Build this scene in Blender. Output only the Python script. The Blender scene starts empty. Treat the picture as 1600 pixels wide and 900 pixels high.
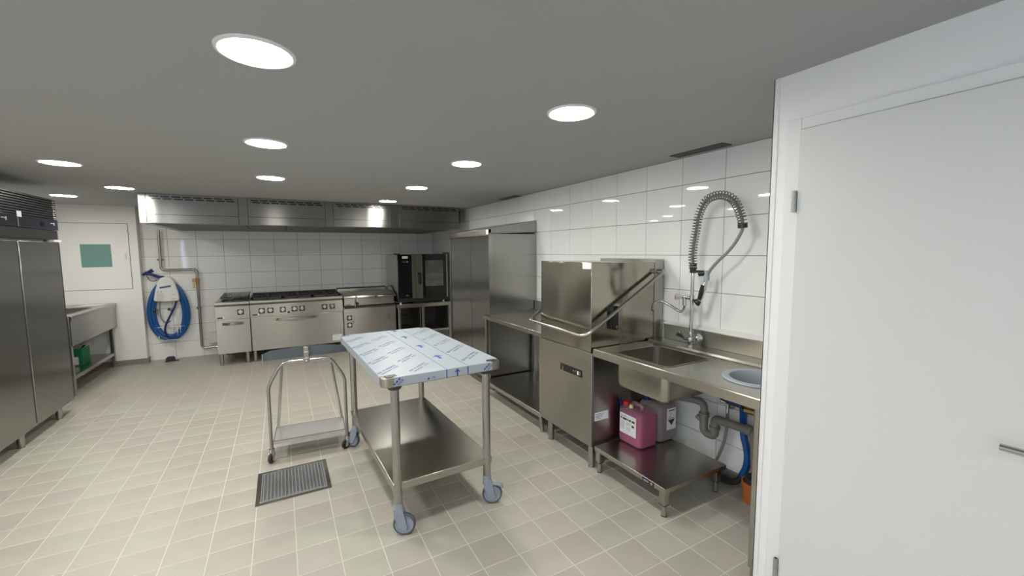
import bpy, bmesh, math, random
from mathutils import Vector, Matrix
random.seed(7)
PI = math.pi
SC = bpy.context.scene
COL = SC.collection

# ------------------------------------------------------------------ camera
F_PX, YAW, PITCH, ROLL, CAM_H = 651.51, 0.5068, 0.0882, -0.0079, 1.5531
_cy, _sy, _cp, _sp = math.cos(YAW), math.sin(YAW), math.cos(PITCH), math.sin(PITCH)
FW = Vector((_sy*_cp, _cy*_cp, -_sp))
_r0 = Vector((_cy, -_sy, 0)); _u0 = _r0.cross(FW)
RT = math.cos(ROLL)*_r0 + math.sin(ROLL)*_u0
UP = -math.sin(ROLL)*_r0 + math.cos(ROLL)*_u0
cam_d = bpy.data.cameras.new('camera'); cam = bpy.data.objects.new('camera', cam_d); COL.objects.link(cam)
cam_d.sensor_width = 36; cam_d.sensor_fit = 'HORIZONTAL'; cam_d.lens = F_PX*36/1600; cam_d.clip_start = .02
m = Matrix((RT, UP, -FW)).transposed().to_4x4(); m.translation = (0, 0, CAM_H)
cam.matrix_world = m
SC.camera = cam

# ------------------------------------------------------------------ world, exposure
W = bpy.data.worlds.new('world'); SC.world = W; W.use_nodes = True
bg = W.node_tree.nodes['Background']; bg.inputs[0].default_value = (.58, .74, 1, 1); bg.inputs[1].default_value = 10.0
vs = SC.view_settings
vs.view_transform = 'Standard'; vs.look = 'None'; vs.exposure = 0; vs.gamma = 1; vs.use_curve_mapping = False
LAMP = 106.0            # radiance of the downlight diffusers

# ------------------------------------------------------------------ measures of the room
XR, YB, H = 2.582, 7.77, 2.212      # right wall, back wall, ceiling
XL, YR, XD, YD = -2.72, -2.6, 1.731, .978   # left wall, rear wall, door wall plane and its corner
YW, XW = 7.65, -1.72                # white pier beside the tiles

# ------------------------------------------------------------------ materials
MATS = {}
def lin(c):
    if isinstance(c, str):
        c = [int(c[i:i+2], 16)/255 for i in (0, 2, 4)]
        c = [x/12.92 if x <= .04045 else ((x+.055)/1.055)**2.4 for x in c]
    return (c[0], c[1], c[2], 1)
def mat(name, col, rough=.5, metal=0, aniso=0, spec=.5, noise=0, nscale=(8, 8, 8), bump=0, bscale=20, rnd=0,
        emit=0, arot=.25, alpha=1, trans=0, coat=0, rvar=0, wave=0, wscale=3):
    if name in MATS: return MATS[name]
    m = bpy.data.materials.new(name); m.use_nodes = True
    nt = m.node_tree; N = nt.nodes; L = nt.links; b = N['Principled BSDF']
    c = lin(col)
    b.inputs['Base Color'].default_value = c
    b.inputs['Roughness'].default_value = rough; b.inputs['Metallic'].default_value = metal
    b.inputs['Specular IOR Level'].default_value = spec
    b.inputs['Alpha'].default_value = alpha; b.inputs['Transmission Weight'].default_value = trans
    b.inputs['Coat Weight'].default_value = coat
    tc = N.new('ShaderNodeTexCoord')
    src = None
    if noise:
        mp = N.new('ShaderNodeMapping'); mp.inputs['Scale'].default_value = nscale
        nz = N.new('ShaderNodeTexNoise'); nz.inputs['Scale'].default_value = 1; nz.inputs['Detail'].default_value = 5
        L.new(tc.outputs['Object'], mp.inputs[0]); L.new(mp.outputs[0], nz.inputs['Vector'])
        mr = N.new('ShaderNodeMapRange'); mr.inputs['From Min'].default_value = .3; mr.inputs['From Max'].default_value = .7
        mr.inputs['To Min'].default_value = 1-noise; mr.inputs['To Max'].default_value = 1+noise
        L.new(nz.outputs['Fac'], mr.inputs[0])
        mx = N.new('ShaderNodeMix'); mx.data_type = 'RGBA'; mx.blend_type = 'MULTIPLY'; mx.inputs[0].default_value = 1
        mx.inputs[6].default_value = c; L.new(mr.outputs[0], mx.inputs[7]); src = mx.outputs[2]
        if rvar:
            m2 = N.new('ShaderNodeMapRange'); m2.inputs['From Min'].default_value = .3; m2.inputs['From Max'].default_value = .7
            m2.inputs['To Min'].default_value = rough-rvar; m2.inputs['To Max'].default_value = rough+rvar
            L.new(nz.outputs['Fac'], m2.inputs[0]); L.new(m2.outputs[0], b.inputs['Roughness'])
    if rnd:
        oi = N.new('ShaderNodeObjectInfo'); hs = N.new('ShaderNodeHueSaturation')
        a = N.new('ShaderNodeMapRange'); a.inputs['To Min'].default_value = 1-rnd; a.inputs['To Max'].default_value = 1+rnd
        L.new(oi.outputs['Random'], a.inputs[0]); L.new(a.outputs[0], hs.inputs['Value'])
        ml = N.new('ShaderNodeMath'); ml.operation = 'MULTIPLY'; ml.inputs[1].default_value = 7.31; L.new(oi.outputs['Random'], ml.inputs[0])
        fr = N.new('ShaderNodeMath'); fr.operation = 'FRACT'; L.new(ml.outputs[0], fr.inputs[0])
        a2 = N.new('ShaderNodeMapRange'); a2.inputs['To Min'].default_value = .5-rnd*.35; a2.inputs['To Max'].default_value = .5+rnd*.35
        L.new(fr.outputs[0], a2.inputs[0]); L.new(a2.outputs[0], hs.inputs['Hue'])
        if src: L.new(src, hs.inputs['Color'])
        else: hs.inputs['Color'].default_value = c
        src = hs.outputs[0]
    if src: L.new(src, b.inputs['Base Color'])
    last = None
    for st, sc in ((bump, bscale), (wave, wscale)):
        if st:
            n2 = N.new('ShaderNodeTexNoise'); n2.inputs['Scale'].default_value = sc; n2.inputs['Detail'].default_value = 3 if st == bump else 1
            L.new(tc.outputs['Object'], n2.inputs['Vector'])
            bp = N.new('ShaderNodeBump'); bp.inputs['Strength'].default_value = st; bp.inputs['Distance'].default_value = .01
            L.new(n2.outputs['Fac'], bp.inputs['Height'])
            if last: L.new(last, bp.inputs['Normal'])
            last = bp.outputs[0]
    if last: L.new(last, b.inputs['Normal'])
    if aniso:
        b.inputs['Anisotropic'].default_value = aniso; b.inputs['Anisotropic Rotation'].default_value = arot
        tg = N.new('ShaderNodeTangent'); tg.direction_type = 'RADIAL'; tg.axis = 'Z'; L.new(tg.outputs[0], b.inputs['Tangent'])
    if emit:
        b.inputs['Emission Color'].default_value = c; b.inputs['Emission Strength'].default_value = emit
    MATS[name] = m
    return m
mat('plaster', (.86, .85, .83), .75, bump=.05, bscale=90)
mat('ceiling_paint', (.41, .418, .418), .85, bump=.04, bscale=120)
mat('door_white', (.72, .725, .69), .45, bump=.05, bscale=160)
mat('frame_white', (.82, .82, .80), .4)
mat('wall_tile', (.87, .87, .84), .03, bump=0, wave=.008, wscale=5, rnd=.02)
mat('wall_grout', (.20, .20, .19), .9)
mat('floor_tile', (.43, .405, .345), .42, noise=.07, nscale=(4, 4, 4), bump=.03, bscale=60, rnd=.045, rvar=.06)
mat('floor_grout', (.60, .58, .51), .85)
mat('base_tile', (.24, .21, .185), .5, noise=.05)
mat('steel', (.43, .41, .355), .3, 1, aniso=.75, noise=.04, nscale=(3, 3, 90), wave=.03, wscale=2.2)
mat('steel_panel', (.41, .395, .355), .29, 1, aniso=.88, noise=.04, nscale=(3, 3, 90), wave=.06, wscale=1.6)
mat('steel_flat', (.46, .445, .40), .27, 1, noise=.012, nscale=(40, 400, 40), wave=.02, wscale=2.5)
mat('steel_wavy', (.39, .37, .31), .15, 1, aniso=.6, noise=.03, nscale=(3, 3, 60), wave=.9, wscale=2.0)
mat('steel_upright', (.37, .365, .345), .24, 1, aniso=.85, arot=0, noise=.04, nscale=(90, 90, 3), wave=.02, wscale=1.6)
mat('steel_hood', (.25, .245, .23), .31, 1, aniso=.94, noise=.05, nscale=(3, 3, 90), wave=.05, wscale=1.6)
mat('steel_bright', (.62, .61, .59), .38, .6)
mat('steel_tube', (.43, .42, .40), .25, 1)
mat('steel_seam', (.03, .03, .03), .6)
mat('chrome', (.58, .58, .57), .1, 1)
mat('black_plastic', (.012, .012, .013), .35)
mat('black_glass', (.006, .006, .007), .08)
mat('black_iron', (.018, .018, .02), .42, noise=.2)
mat('grey_iron', (.16, .155, .15), .5, .3, noise=.3, nscale=(30, 30, 30))
mat('dark_steel', (.085, .085, .088), .38, .8)
mat('dark_blue_black', (.016, .018, .03), .25)
mat('white_plastic', (.78, .78, .75), .35)
mat('paper', (.82, .82, .82), .6)
mat('ink', (.03, .03, .035), .6)
mat('grey_ink', (.33, .33, .35), .6)
mat('blue_ink', (.02, .065, .27), .5)
mat('pale_blue_ink', (.09, .12, .26), .5)
mat('film', (.35, .39, .425), .36, spec=.35, bump=.06, bscale=14, wave=.25, wscale=6)
mat('caster_grey', (.28, .32, .375), .4)
mat('caster_tyre', (.09, .105, .125), .55)
mat('rubber', (.03, .032, .035), .6)
mat('blue_hose', (.006, .085, .29), .3, spec=.5)
mat('navy_plastic', (.012, .022, .12), .4)
mat('blue_panel', (.12, .14, .16), .35, .6)
mat('ring_plastic', (.33, .37, .42), .4)
mat('drain_plastic', (.20, .195, .18), .5)
mat('orange_pipe', (.42, .12, .025), .5)
mat('green_card', (0, .19, .07), .6)
mat('card', (.55, .50, .44), .8)
mat('green_plate', (.16, .32, .275), .5)
mat('brass', (.45, .30, .15), .35, .9)
mat('yellow_tag', (.65, .48, .2), .6)
mat('red_plastic', (.5, .01, .02), .35)
mat('yellow_plastic', (.62, .56, .22), .4)
mat('canister_skin', (.60, .42, .53), .35, alpha=.24)
mat('pink_liquid', (.42, .012, .13), .25)
mat('canister_grey_skin', (.5, .45, .45), .4, alpha=.45)
mat('brown_liquid', (.20, .12, .12), .3)
mat('lamp', (1, .985, .93), .5, emit=LAMP)
mat('lamp_ring', (.85, .85, .84), .4)
mat('oven_window', (.09, .105, .095), .12, noise=.35, nscale=(6, 6, 9))
mat('glass', (.9, .95, .95), .02, trans=1)
mat('galvanised', (.42, .43, .43), .45, .6)
mat('mortar', (.30, .28, .25), .9)
mat('spring', (.22, .22, .225), .3, 1)
mat('hose_grey', (.26, .26, .26), .45, .2)

# ------------------------------------------------------------------ mesh helpers
class MB:
    def __init__(s): s.v = []; s.f = []
    def add(s, vs, fs):
        o = len(s.v); s.v += [tuple(x) for x in vs]; s.f += [tuple(i+o for i in f) for f in fs]; return s
    def box(s, x0, x1, y0, y1, z0, z1):
        return s.add([(x0,y0,z0),(x1,y0,z0),(x1,y1,z0),(x0,y1,z0),(x0,y0,z1),(x1,y0,z1),(x1,y1,z1),(x0,y1,z1)],
                     [(0,3,2,1),(4,5,6,7),(0,1,5,4),(1,2,6,5),(2,3,7,6),(3,0,4,7)])
    def prism(s, pts, axis, a, b):
        """polygon pts (2D) extruded along axis from a to b; 2D order: x->(y,z), y->(x,z), z->(x,y)"""
        n = len(pts)
        def P(p, t): return (t, p[0], p[1]) if axis == 'x' else (p[0], t, p[1]) if axis == 'y' else (p[0], p[1], t)
        return s.add([P(p, a) for p in pts]+[P(p, b) for p in pts],
                     [tuple(range(n-1, -1, -1)), tuple(range(n, 2*n))]+[(i, (i+1) % n, n+(i+1) % n, n+i) for i in range(n)])
    def rbox(s, x0, x1, y0, y1, z0, z1, r, axis='z', seg=5):
        if axis == 'z': q = (x0, x1, y0, y1); a, b = z0, z1
        elif axis == 'y': q = (x0, x1, z0, z1); a, b = y0, y1
        else: q = (y0, y1, z0, z1); a, b = x0, x1
        return s.prism(rrect(*q, r, seg), axis, a, b)
    def cyl(s, p, q, r, r2=None, seg=16):
        p = Vector(p); q = Vector(q); r2 = r if r2 is None else r2
        d = (q-p).normalized(); t = Vector((0, 0, 1)) if abs(d.z) < .9 else Vector((1, 0, 0))
        a = d.cross(t).normalized(); b = d.cross(a)
        vs = [p+(a*math.cos(2*PI*i/seg)+b*math.sin(2*PI*i/seg))*r for i in range(seg)]+[q+(a*math.cos(2*PI*i/seg)+b*math.sin(2*PI*i/seg))*r2 for i in range(seg)]
        return s.add(vs, [tuple(range(seg-1, -1, -1)), tuple(range(seg, 2*seg))]+[(i, (i+1) % seg, seg+(i+1) % seg, seg+i) for i in range(seg)])
    def tube(s, pts, r, seg=10, closed=False):
        pts = [Vector(p) for p in pts]; n = len(pts); rings = []; a = None
        for i, p in enumerate(pts):
            if closed: d = (pts[(i+1) % n]-pts[i-1]).normalized()
            else: d = (pts[min(i+1, n-1)]-pts[max(i-1, 0)]).normalized()
            if a is None:
                t = Vector((0, 0, 1)) if abs(d.z) < .9 else Vector((1, 0, 0)); a = d.cross(t).normalized()
            else:
                a = a-d*a.dot(d); a.normalize()
            b = d.cross(a); rr = r[i] if isinstance(r, (list, tuple)) else r
            rings.append([p+(a*math.cos(2*PI*k/seg)+b*math.sin(2*PI*k/seg))*rr for k in range(seg)])
        vs = [v for R in rings for v in R]; fs = []
        for i in range(n if closed else n-1):
            j = (i+1) % n
            for k in range(seg): fs.append((i*seg+k, i*seg+(k+1) % seg, j*seg+(k+1) % seg, j*seg+k))
        if not closed: fs += [tuple(range(seg-1, -1, -1)), tuple(range((n-1)*seg, n*seg))]
        return s.add(vs, fs)
    def lathe(s, prof, c=(0, 0, 0), seg=32, M=None):
        vs = []; n = len(prof)
        for k in range(seg):
            t = 2*PI*k/seg
            for r, z in prof:
                v = Vector((r*math.cos(t), r*math.sin(t), z))
                if M is not None: v = M @ v
                vs.append(v+Vector(c))
        fs = [(k*n+i, ((k+1) % seg)*n+i, ((k+1) % seg)*n+i+1, k*n+i+1) for k in range(seg) for i in range(n-1)]
        return s.add(vs, fs)
    def sphere(s, c, r, seg=12, sq=(1, 1, 1)):
        n = seg//2
        prof = [(r*math.sin(PI*i/n)+1e-5, -r*math.cos(PI*i/n)) for i in range(n+1)]
        o = MB().lathe(prof, (0, 0, 0), seg)
        return s.add([(c[0]+v[0]*sq[0], c[1]+v[1]*sq[1], c[2]+v[2]*sq[2]) for v in o.v], o.f)
    def xf(s, M):
        s.v = [tuple(M @ Vector(v)) for v in s.v]; return s
    def join(s, o): return s.add(o.v, o.f)
def rrect(x0, x1, y0, y1, r, seg=5):
    out = []
    for cx, cy, a0 in ((x1-r, y1-r, 0), (x0+r, y1-r, 90), (x0+r, y0+r, 180), (x1-r, y0+r, 270)):
        for i in range(seg+1):
            a = math.radians(a0+90*i/seg); out.append((cx+r*math.cos(a), cy+r*math.sin(a)))
    return out
def smooth_path(pts, n=8):
    """Catmull-Rom through the points"""
    P = [Vector(p) for p in pts]; out = []
    for i in range(len(P)-1):
        p0, p1, p2, p3 = P[max(i-1, 0)], P[i], P[i+1], P[min(i+2, len(P)-1)]
        for k in range(n):
            t = k/n
            out.append(.5*((2*p1)+(p2-p0)*t+(2*p0-5*p1+4*p2-p3)*t*t+(3*p1-p0-3*p2+p3)*t**3))
    out.append(P[-1]); return out
def bend_path(pts, r, n=6):
    """polyline with its corners rounded by radius r"""
    P = [Vector(p) for p in pts]; out = [P[0]]
    for i in range(1, len(P)-1):
        a = (P[i-1]-P[i]); b = (P[i+1]-P[i]); d = min(r, a.length*.48, b.length*.48)
        A = P[i]+a.normalized()*d; B = P[i]+b.normalized()*d
        for k in range(n+1):
            t = k/n; out.append((1-t)**2*A+2*t*(1-t)*P[i]+t*t*B)
    out.append(P[-1]); return out
ORG = {}
def mesh_of(mb, off=(0, 0, 0), sharp=32):
    me = bpy.data.meshes.new('m'); me.from_pydata([(v[0]-off[0], v[1]-off[1], v[2]-off[2]) for v in mb.v], [], mb.f)
    bm = bmesh.new(); bm.from_mesh(me)
    bmesh.ops.recalc_face_normals(bm, faces=bm.faces)
    lim = math.radians(sharp)
    for f in bm.faces: f.smooth = True
    for e in bm.edges: e.smooth = len(e.link_faces) == 2 and e.calc_face_angle(0) < lim
    bm.to_mesh(me); bm.free()
    return me
def link(name, me, m, parent=None, bevel=0):
    me.name = name
    o = bpy.data.objects.new(name, me); COL.objects.link(o)
    if m and not me.materials: me.materials.append(MATS[m])
    if parent: o.parent = parent
    if bevel:
        b = o.modifiers.new('bevel', 'BEVEL'); b.width = bevel; b.segments = 2; b.limit_method = 'ANGLE'; b.angle_limit = math.radians(40)
    return o
def root_of(o):
    while o.parent: o = o.parent
    return o
def part(name, mb, m, parent, bevel=0, label=None, kind=None):
    o = link(name, mesh_of(mb, ORG.get(root_of(parent).name, (0, 0, 0))), m, parent, bevel)
    if label: o['label'] = label
    if kind: o['kind'] = kind
    return o
def tag(o, label, cat, group=None):
    o['label'] = label; o['category'] = cat
    if group: o['group'] = group
    return o
def thing(name, label, cat, loc, rotz=0, group=None, local=False):
    """an Empty at the thing's base; its parts are given in world coordinates unless local"""
    o = bpy.data.objects.new(name, None); COL.objects.link(o); o.empty_display_size = .1
    o.location = loc; o.rotation_euler = (0, 0, rotz)
    ORG[o.name] = (0, 0, 0) if local else tuple(loc)
    return tag(o, label, cat, group)
def single(name, mb, m, label, cat, loc, group=None, bevel=0):
    o = link(name, mesh_of(mb, loc), m, None, bevel); o.location = loc; ORG[o.name] = tuple(loc)
    return tag(o, label, cat, group)
def struct(name, mb, m, parent=None, bevel=0):
    o = link(name, mesh_of(mb), m, parent, bevel); o['kind'] = 'structure'; ORG[o.name] = (0, 0, 0); return o
def box(*a): return MB().box(*a)
def text_mb(s, size, M, depth=.0002):
    c = bpy.data.curves.new('t', 'FONT'); c.body = s; c.size = size; c.align_x = 'CENTER'; c.align_y = 'CENTER'; c.resolution_u = 2
    o = bpy.data.objects.new('t', c); COL.objects.link(o)
    me = bpy.data.meshes.new_from_object(o.evaluated_get(bpy.context.evaluated_depsgraph_get()))
    mb = MB().add([tuple(M @ v.co) for v in me.vertices], [tuple(p.vertices) for p in me.polygons])
    bpy.data.objects.remove(o); bpy.data.curves.remove(c); bpy.data.meshes.remove(me)
    return mb
def frame_M(o, ex, ey):
    """matrix taking local x,y (a print's plane) to the given world directions at o"""
    ex = Vector(ex).normalized(); ey = Vector(ey).normalized(); ez = ex.cross(ey)
    m = Matrix((ex, ey, ez)).transposed().to_4x4(); m.translation = o; return m
def project(p):
    d = Vector(p)-Vector((0, 0, CAM_H)); z = d.dot(FW)
    if z < .05: return None
    return 800+F_PX*d.dot(RT)/z, 450-F_PX*d.dot(UP)/z
# ------------------------------------------------------------------ tiles
TILE_CACHE = {}
def tile_mesh(w, h, t, ch, m, name='tile'):
    k = (round(w, 4), round(h, 4), t, ch, m)
    if k not in TILE_CACHE:
        a, b = w/2, h/2; c, d = a-ch, b-ch
        v = [(-a,-b,-t),(a,-b,-t),(a,b,-t),(-a,b,-t),(-a,-b,-ch),(a,-b,-ch),(a,b,-ch),(-a,b,-ch),(-c,-d,0),(c,-d,0),(c,d,0),(-c,d,0)]
        f = [(0,1,5,4),(1,2,6,5),(2,3,7,6),(3,0,4,7),(4,5,9,8),(5,6,10,9),(6,7,11,10),(7,4,8,11),(8,9,10,11)]
        me = mesh_of(MB().add(v, f), sharp=10); me.name = name; me.materials.append(MATS[m]); TILE_CACHE[k] = me
    return TILE_CACHE[k]
def cuts(a, b, first, step):
    """grid lines through 'first' with 'step', clipped to a..b"""
    k = math.ceil((a-first)/step+1e-6); out = [a]
    x = first+k*step
    while x < b-1e-6:
        if x-out[-1] > .012: out.append(x)
        x += step
    out.append(b); return out

# floor: a grout bed with 20 cm tiles on it; the 300 largest in the picture are objects, the rest one field
floor = struct('floor', box(XL-.1, XR+.1, YR-.1, YB+.1, -.12, -.0007), 'floor_grout')
FX, FY, FT = -.9985, 3.1475, .1997
gx = cuts(XL, XR, FX, .2); gy = cuts(YR, YB, FY, FT)
cells = []
for i in range(len(gx)-1):
    for j in range(len(gy)-1):
        x0, x1, y0, y1 = gx[i], gx[i+1], gy[j], gy[j+1]; cx, cy = (x0+x1)/2, (y0+y1)/2
        if -.2 < cx < .21 and 2.93 < cy < 3.35: continue            # the drain
        if cx > XD and cy < YD-.1: continue                         # under the door wall
        q = [project((x, y, 0)) for x, y in ((x0, y0), (x1, y0), (x1, y1), (x0, y1))]
        area = 0
        if all(q) and 0 < sum(p[0] for p in q)/4 < 1190 and sum(p[1] for p in q)/4 < 905:
            area = abs(sum(q[k][0]*q[(k+1) % 4][1]-q[(k+1) % 4][0]*q[k][1] for k in range(4)))/2
        cells.append((area, cx, cy, x1-x0-.0055, y1-y0-.0055))
cells.sort(key=lambda c: -c[0])
field = MB()
for n, (area, cx, cy, w, h) in enumerate(cells):
    if n < 300 and area > 0:
        o = bpy.data.objects.new('tile', tile_mesh(w, h, .006, .0005, 'floor_tile')); COL.objects.link(o)
        o.location = (cx, cy, 0); o.parent = floor
    else:
        field.add([(cx-w/2, cy-h/2, 0), (cx+w/2, cy-h/2, 0), (cx+w/2, cy+h/2, 0), (cx-w/2, cy+h/2, 0),
                   (cx-w/2, cy-h/2, -.004), (cx+w/2, cy-h/2, -.004), (cx+w/2, cy+h/2, -.004), (cx-w/2, cy+h/2, -.004)],
                  [(0,1,2,3),(0,4,5,1),(1,5,6,2),(2,6,7,3),(3,7,4,0)])
part('tile_field', field, 'floor_tile', floor, kind='stuff')

ZL = [0]+[.245+.2535*k for k in range(8)]+[H]
def tile_wall(parent, lines, to_world, R):
    for i in range(len(lines)-1):
        for j in range(len(ZL)-1):
            w, h = lines[i+1]-lines[i]-.0035, ZL[j+1]-ZL[j]-.0035
            o = bpy.data.objects.new('tile', tile_mesh(w, h, .007, .0012, 'wall_tile')); COL.objects.link(o)
            e = R.to_matrix() @ Matrix.Rotation(random.gauss(0, .0011), 3, 'X') @ Matrix.Rotation(random.gauss(0, .0011), 3, 'Y')
            o.matrix_world = Matrix.Translation(to_world((lines[i]+lines[i+1])/2, (ZL[j]+ZL[j+1])/2)) @ e.to_4x4()
            o.parent = parent
wall_right = struct('wall_right', box(XR+.005, XR+.16, YD-.02, YB+.15, 0, H+.1), 'wall_grout')
tile_wall(wall_right, cuts(YD, YB, 3.1009, .33677), lambda a, z: (XR, a, z), Matrix(((0,0,-1),(-1,0,0),(0,1,0))).to_quaternion())
wall_back = struct('wall_back', box(XW-.05, XR+.005, YB+.005, YB+.15, 0, H+.1), 'wall_grout')
tile_wall(wall_back, cuts(XW, XR, -1.0793, .33677), lambda a, z: (a, YB, z), Matrix(((1,0,0),(0,0,-1),(0,1,0))).to_quaternion())
struct('wall_back_left', box(XL-.12, XW, YW, YB+.15, 0, H+.1), 'plaster')
struct('wall_door_side', MB().box(XD, XR+.16, YR-.12, YD, 0, H+.1), 'plaster')
wy0, wy1, wz0, wz1 = -2.3, -.6, .95, 2.05           # unseen window, added in the left wall for bluish daylight on the door
struct('wall_left', MB().box(XL-.12, XL, YR-.12, wy0, 0, H+.1).box(XL-.12, XL, wy1, YW, 0, H+.1).box(XL-.12, XL, wy0, wy1, 0, wz0).box(XL-.12, XL, wy0, wy1, wz1, H+.1), 'plaster')
struct('wall_rear', MB().box(XL, XD, YR-.12, YR, 0, H+.1), 'plaster')
mat('window_glass', (.9, .95, .95), .03, alpha=.06)
wm = (wy0+wy1)/2
wf = struct('unseen_window_1', MB().box(XL-.09, XL-.04, wy0, wy1, wz0, wz0+.06).box(XL-.09, XL-.04, wy0, wy1, wz1-.06, wz1).box(XL-.09, XL-.04, wy0, wy0+.06, wz0+.06, wz1-.06)
            .box(XL-.09, XL-.04, wy1-.06, wy1, wz0+.06, wz1-.06).box(XL-.09, XL-.04, wm-.04, wm+.04, wz0+.06, wz1-.06), 'frame_white')
part('pane', box(XL-.068, XL-.062, wy0+.06, wm-.04, wz0+.06, wz1-.06), 'window_glass', wf)
part('pane', box(XL-.068, XL-.062, wm+.04, wy1-.06, wz0+.06, wz1-.06), 'window_glass', wf)
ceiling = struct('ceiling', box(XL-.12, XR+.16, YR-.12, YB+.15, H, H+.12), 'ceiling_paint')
struct('baseboard_back', MB().box(XL, XW+.009, YW-.009, YW, 0, .072).box(XW, XW+.009, YW, YB, 0, .072), 'base_tile')
struct('baseboard_right', box(XR-.009, XR, YD, 2.2, 0, .075), 'base_tile')
struct('trim_1', MB().box(XD-.0025, XD+.02, YD, YD+.003, 0, H).box(XD-.0025, XD, YD-.018, YD+.003, 0, H), 'frame_white')

# ------------------------------------------------------------------ door
dy0, dy1, dz1 = .125, .863, 1.99
fr = struct('door_1', MB().box(XD-.018, XD, dy1+.004, dy1+.056, 0, 2.035).box(XD-.018, XD, dy0-.056, dy0-.004, 0, 2.035).box(XD-.018, XD, dy0-.004, dy1+.004, dz1+.004, 2.035)
            .box(XD-.004, XD, dy0-.004, dy1+.004, 0, dz1+.004), 'frame_white', bevel=.002)
leaf = part('door_leaf', box(XD-.032, XD-.005, dy0, dy1, .006, dz1), 'door_white', fr, .002)
for z0 in (1.69, .225):
    hb = MB().cyl((XD-.034, dy1+.009, z0), (XD-.034, dy1+.009, z0+.0385), .0085).cyl((XD-.034, dy1+.009, z0+.0415), (XD-.034, dy1+.009, z0+.08), .0085)
    hb.cyl((XD-.034, dy1+.009, z0), (XD-.034, dy1+.009, z0+.08), .006).box(XD-.036, XD-.02, dy1+.002, dy1+.016, z0+.004, z0+.076)
    part('hinge', hb, 'galvanised', fr, label='grey steel door hinge')
hl = MB().tube(bend_path([(XD-.03, .175, 1.025), (XD-.082, .175, 1.025), (XD-.082, .304, 1.025)], .018), .0095, 12)
hd = part('door_handle', hl, 'chrome', leaf)
part('handle_rose', MB().cyl((XD-.033, .175, 1.025), (XD-.041, .175, 1.025), .026, seg=24), 'chrome', leaf)
part('key_rose', MB().cyl((XD-.033, .175, .935), (XD-.04, .175, .935), .024, seg=24).cyl((XD-.04, .175, .935), (XD-.044, .175, .935), .008), 'chrome', leaf)

# ------------------------------------------------------------------ ceiling lamps and vents
def lamp_mbs():
    ring = MB().lathe([(.104, -.001), (.104, -.006), (.108, -.008), (.117, -.006), (.119, 0)], seg=40)
    disc = MB(); n = 40
    disc.add([(.105*math.cos(2*PI*k/n), .105*math.sin(2*PI*k/n), -.004) for k in range(n)], [tuple(range(n-1, -1, -1))])
    return mesh_of(ring), mesh_of(disc)
RING, DISC = lamp_mbs()
def downlight(x, y, label):
    t = thing('downlight', label, 'ceiling light', (x, y, H), group='round recessed ceiling downlights', local=True)
    link('trim_ring', RING, 'lamp_ring', t); link('diffuser', DISC, 'lamp', t)
for x, y, lb in ((-.034, 1.661, 'largest round ceiling downlight, the one nearest the camera'),
                 (1.258, 1.664, 'round ceiling downlight in front of the white door, above the floor right of the table'),
                 (-.036, 2.966, 'round ceiling downlight second in the middle row, above the floor drain'),
                 (1.264, 2.966, 'round ceiling downlight above the table covered in blue film'),
                 (-.033, 4.284, 'round ceiling downlight farthest in the middle row, before the oven range'),
                 (1.267, 4.285, 'round ceiling downlight in front of the tall steel cabinet'),
                 (1.262, 5.563, 'round ceiling downlight at the right front edge of the extraction hood'),
                 (-1.345, 4.255, 'round ceiling downlight at left in front of the refrigerator doors'),
                 (-1.352, 5.566, 'round ceiling downlight at the left front corner of the extraction hood'),
                 (-2.067, 6.54, 'round ceiling downlight over the left sink, behind the refrigerator top')):
    downlight(x, y, lb)
for x, y in ((-1.345, 1.66), (-1.345, 2.96), (-1.345, .356), (-.034, -.95), (-1.345, -.95)):
    downlight(x, y, 'round ceiling downlight outside the photograph, beside or behind the camera')
def vent(x0, x1, y0, y1, label):
    t = thing('ceiling_vent', label, 'vent', ((x0+x1)/2, (y0+y1)/2, H), group='slotted ceiling vents along the tiled wall')
    part('frame', MB().box(x0, x1, y0, y0+.008, H-.006, H).box(x0, x1, y1-.008, y1, H-.006, H).box(x0, x0+.008, y0+.008, y1-.008, H-.006, H).box(x1-.008, x1, y0+.008, y1-.008, H-.006, H), 'dark_steel', t)
    part('backing', box(x0+.008, x1-.008, y0+.008, y1-.008, H-.002, H-.0005), 'black_plastic', t)
    n = 4
    for k in range(n):
        c = x0+.008+(x1-x0-.016)*(k+.5)/n
        part('slat', MB().prism([(c-.008, H-.002), (c+.004, H-.006), (c+.006, H-.005), (c-.006, H-.001)], 'y', y0+.008, y1-.008), 'dark_steel', t)
vent(2.43, 2.525, 1.68, 2.08, 'dark slotted ceiling vent above the spray tap')
vent(2.475, 2.57, 4.37, 4.79, 'small dark slotted ceiling vent above the tall cabinet')
# ------------------------------------------------------------------ extraction hood
HX0, HX1, HY0, HY1, HZ0 = -1.307, 2.393, 5.946, 7.74, 1.89
t = thing('extraction_hood', 'long stainless extraction hood hung from the ceiling over the cooking range', 'hood', (.54, 6.85, HZ0))
shell = MB().box(HX0, HX1, HY0+.004, HY0+.02, HZ0, H).box(HX0, HX0+.016, HY0+.02, HY1, HZ0, H).box(HX1-.016, HX1, HY0+.02, HY1, HZ0, H).box(HX0+.016, HX1-.016, HY1-.016, HY1, HZ0, H)
shell.box(HX0+.016, HX1-.016, HY0+.02, HY0+.10, HZ0, HZ0+.012).box(HX0+.016, HX0+.09, HY0+.10, HY1-.1, HZ0, HZ0+.012).box(HX1-.09, HX1-.016, HY0+.10, HY1-.1, HZ0, HZ0+.012).box(HX0+.016, HX1-.016, HY1-.1, HY1-.016, HZ0, HZ0+.012)
part('shell', shell, 'steel_hood', t, .0015)
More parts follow.
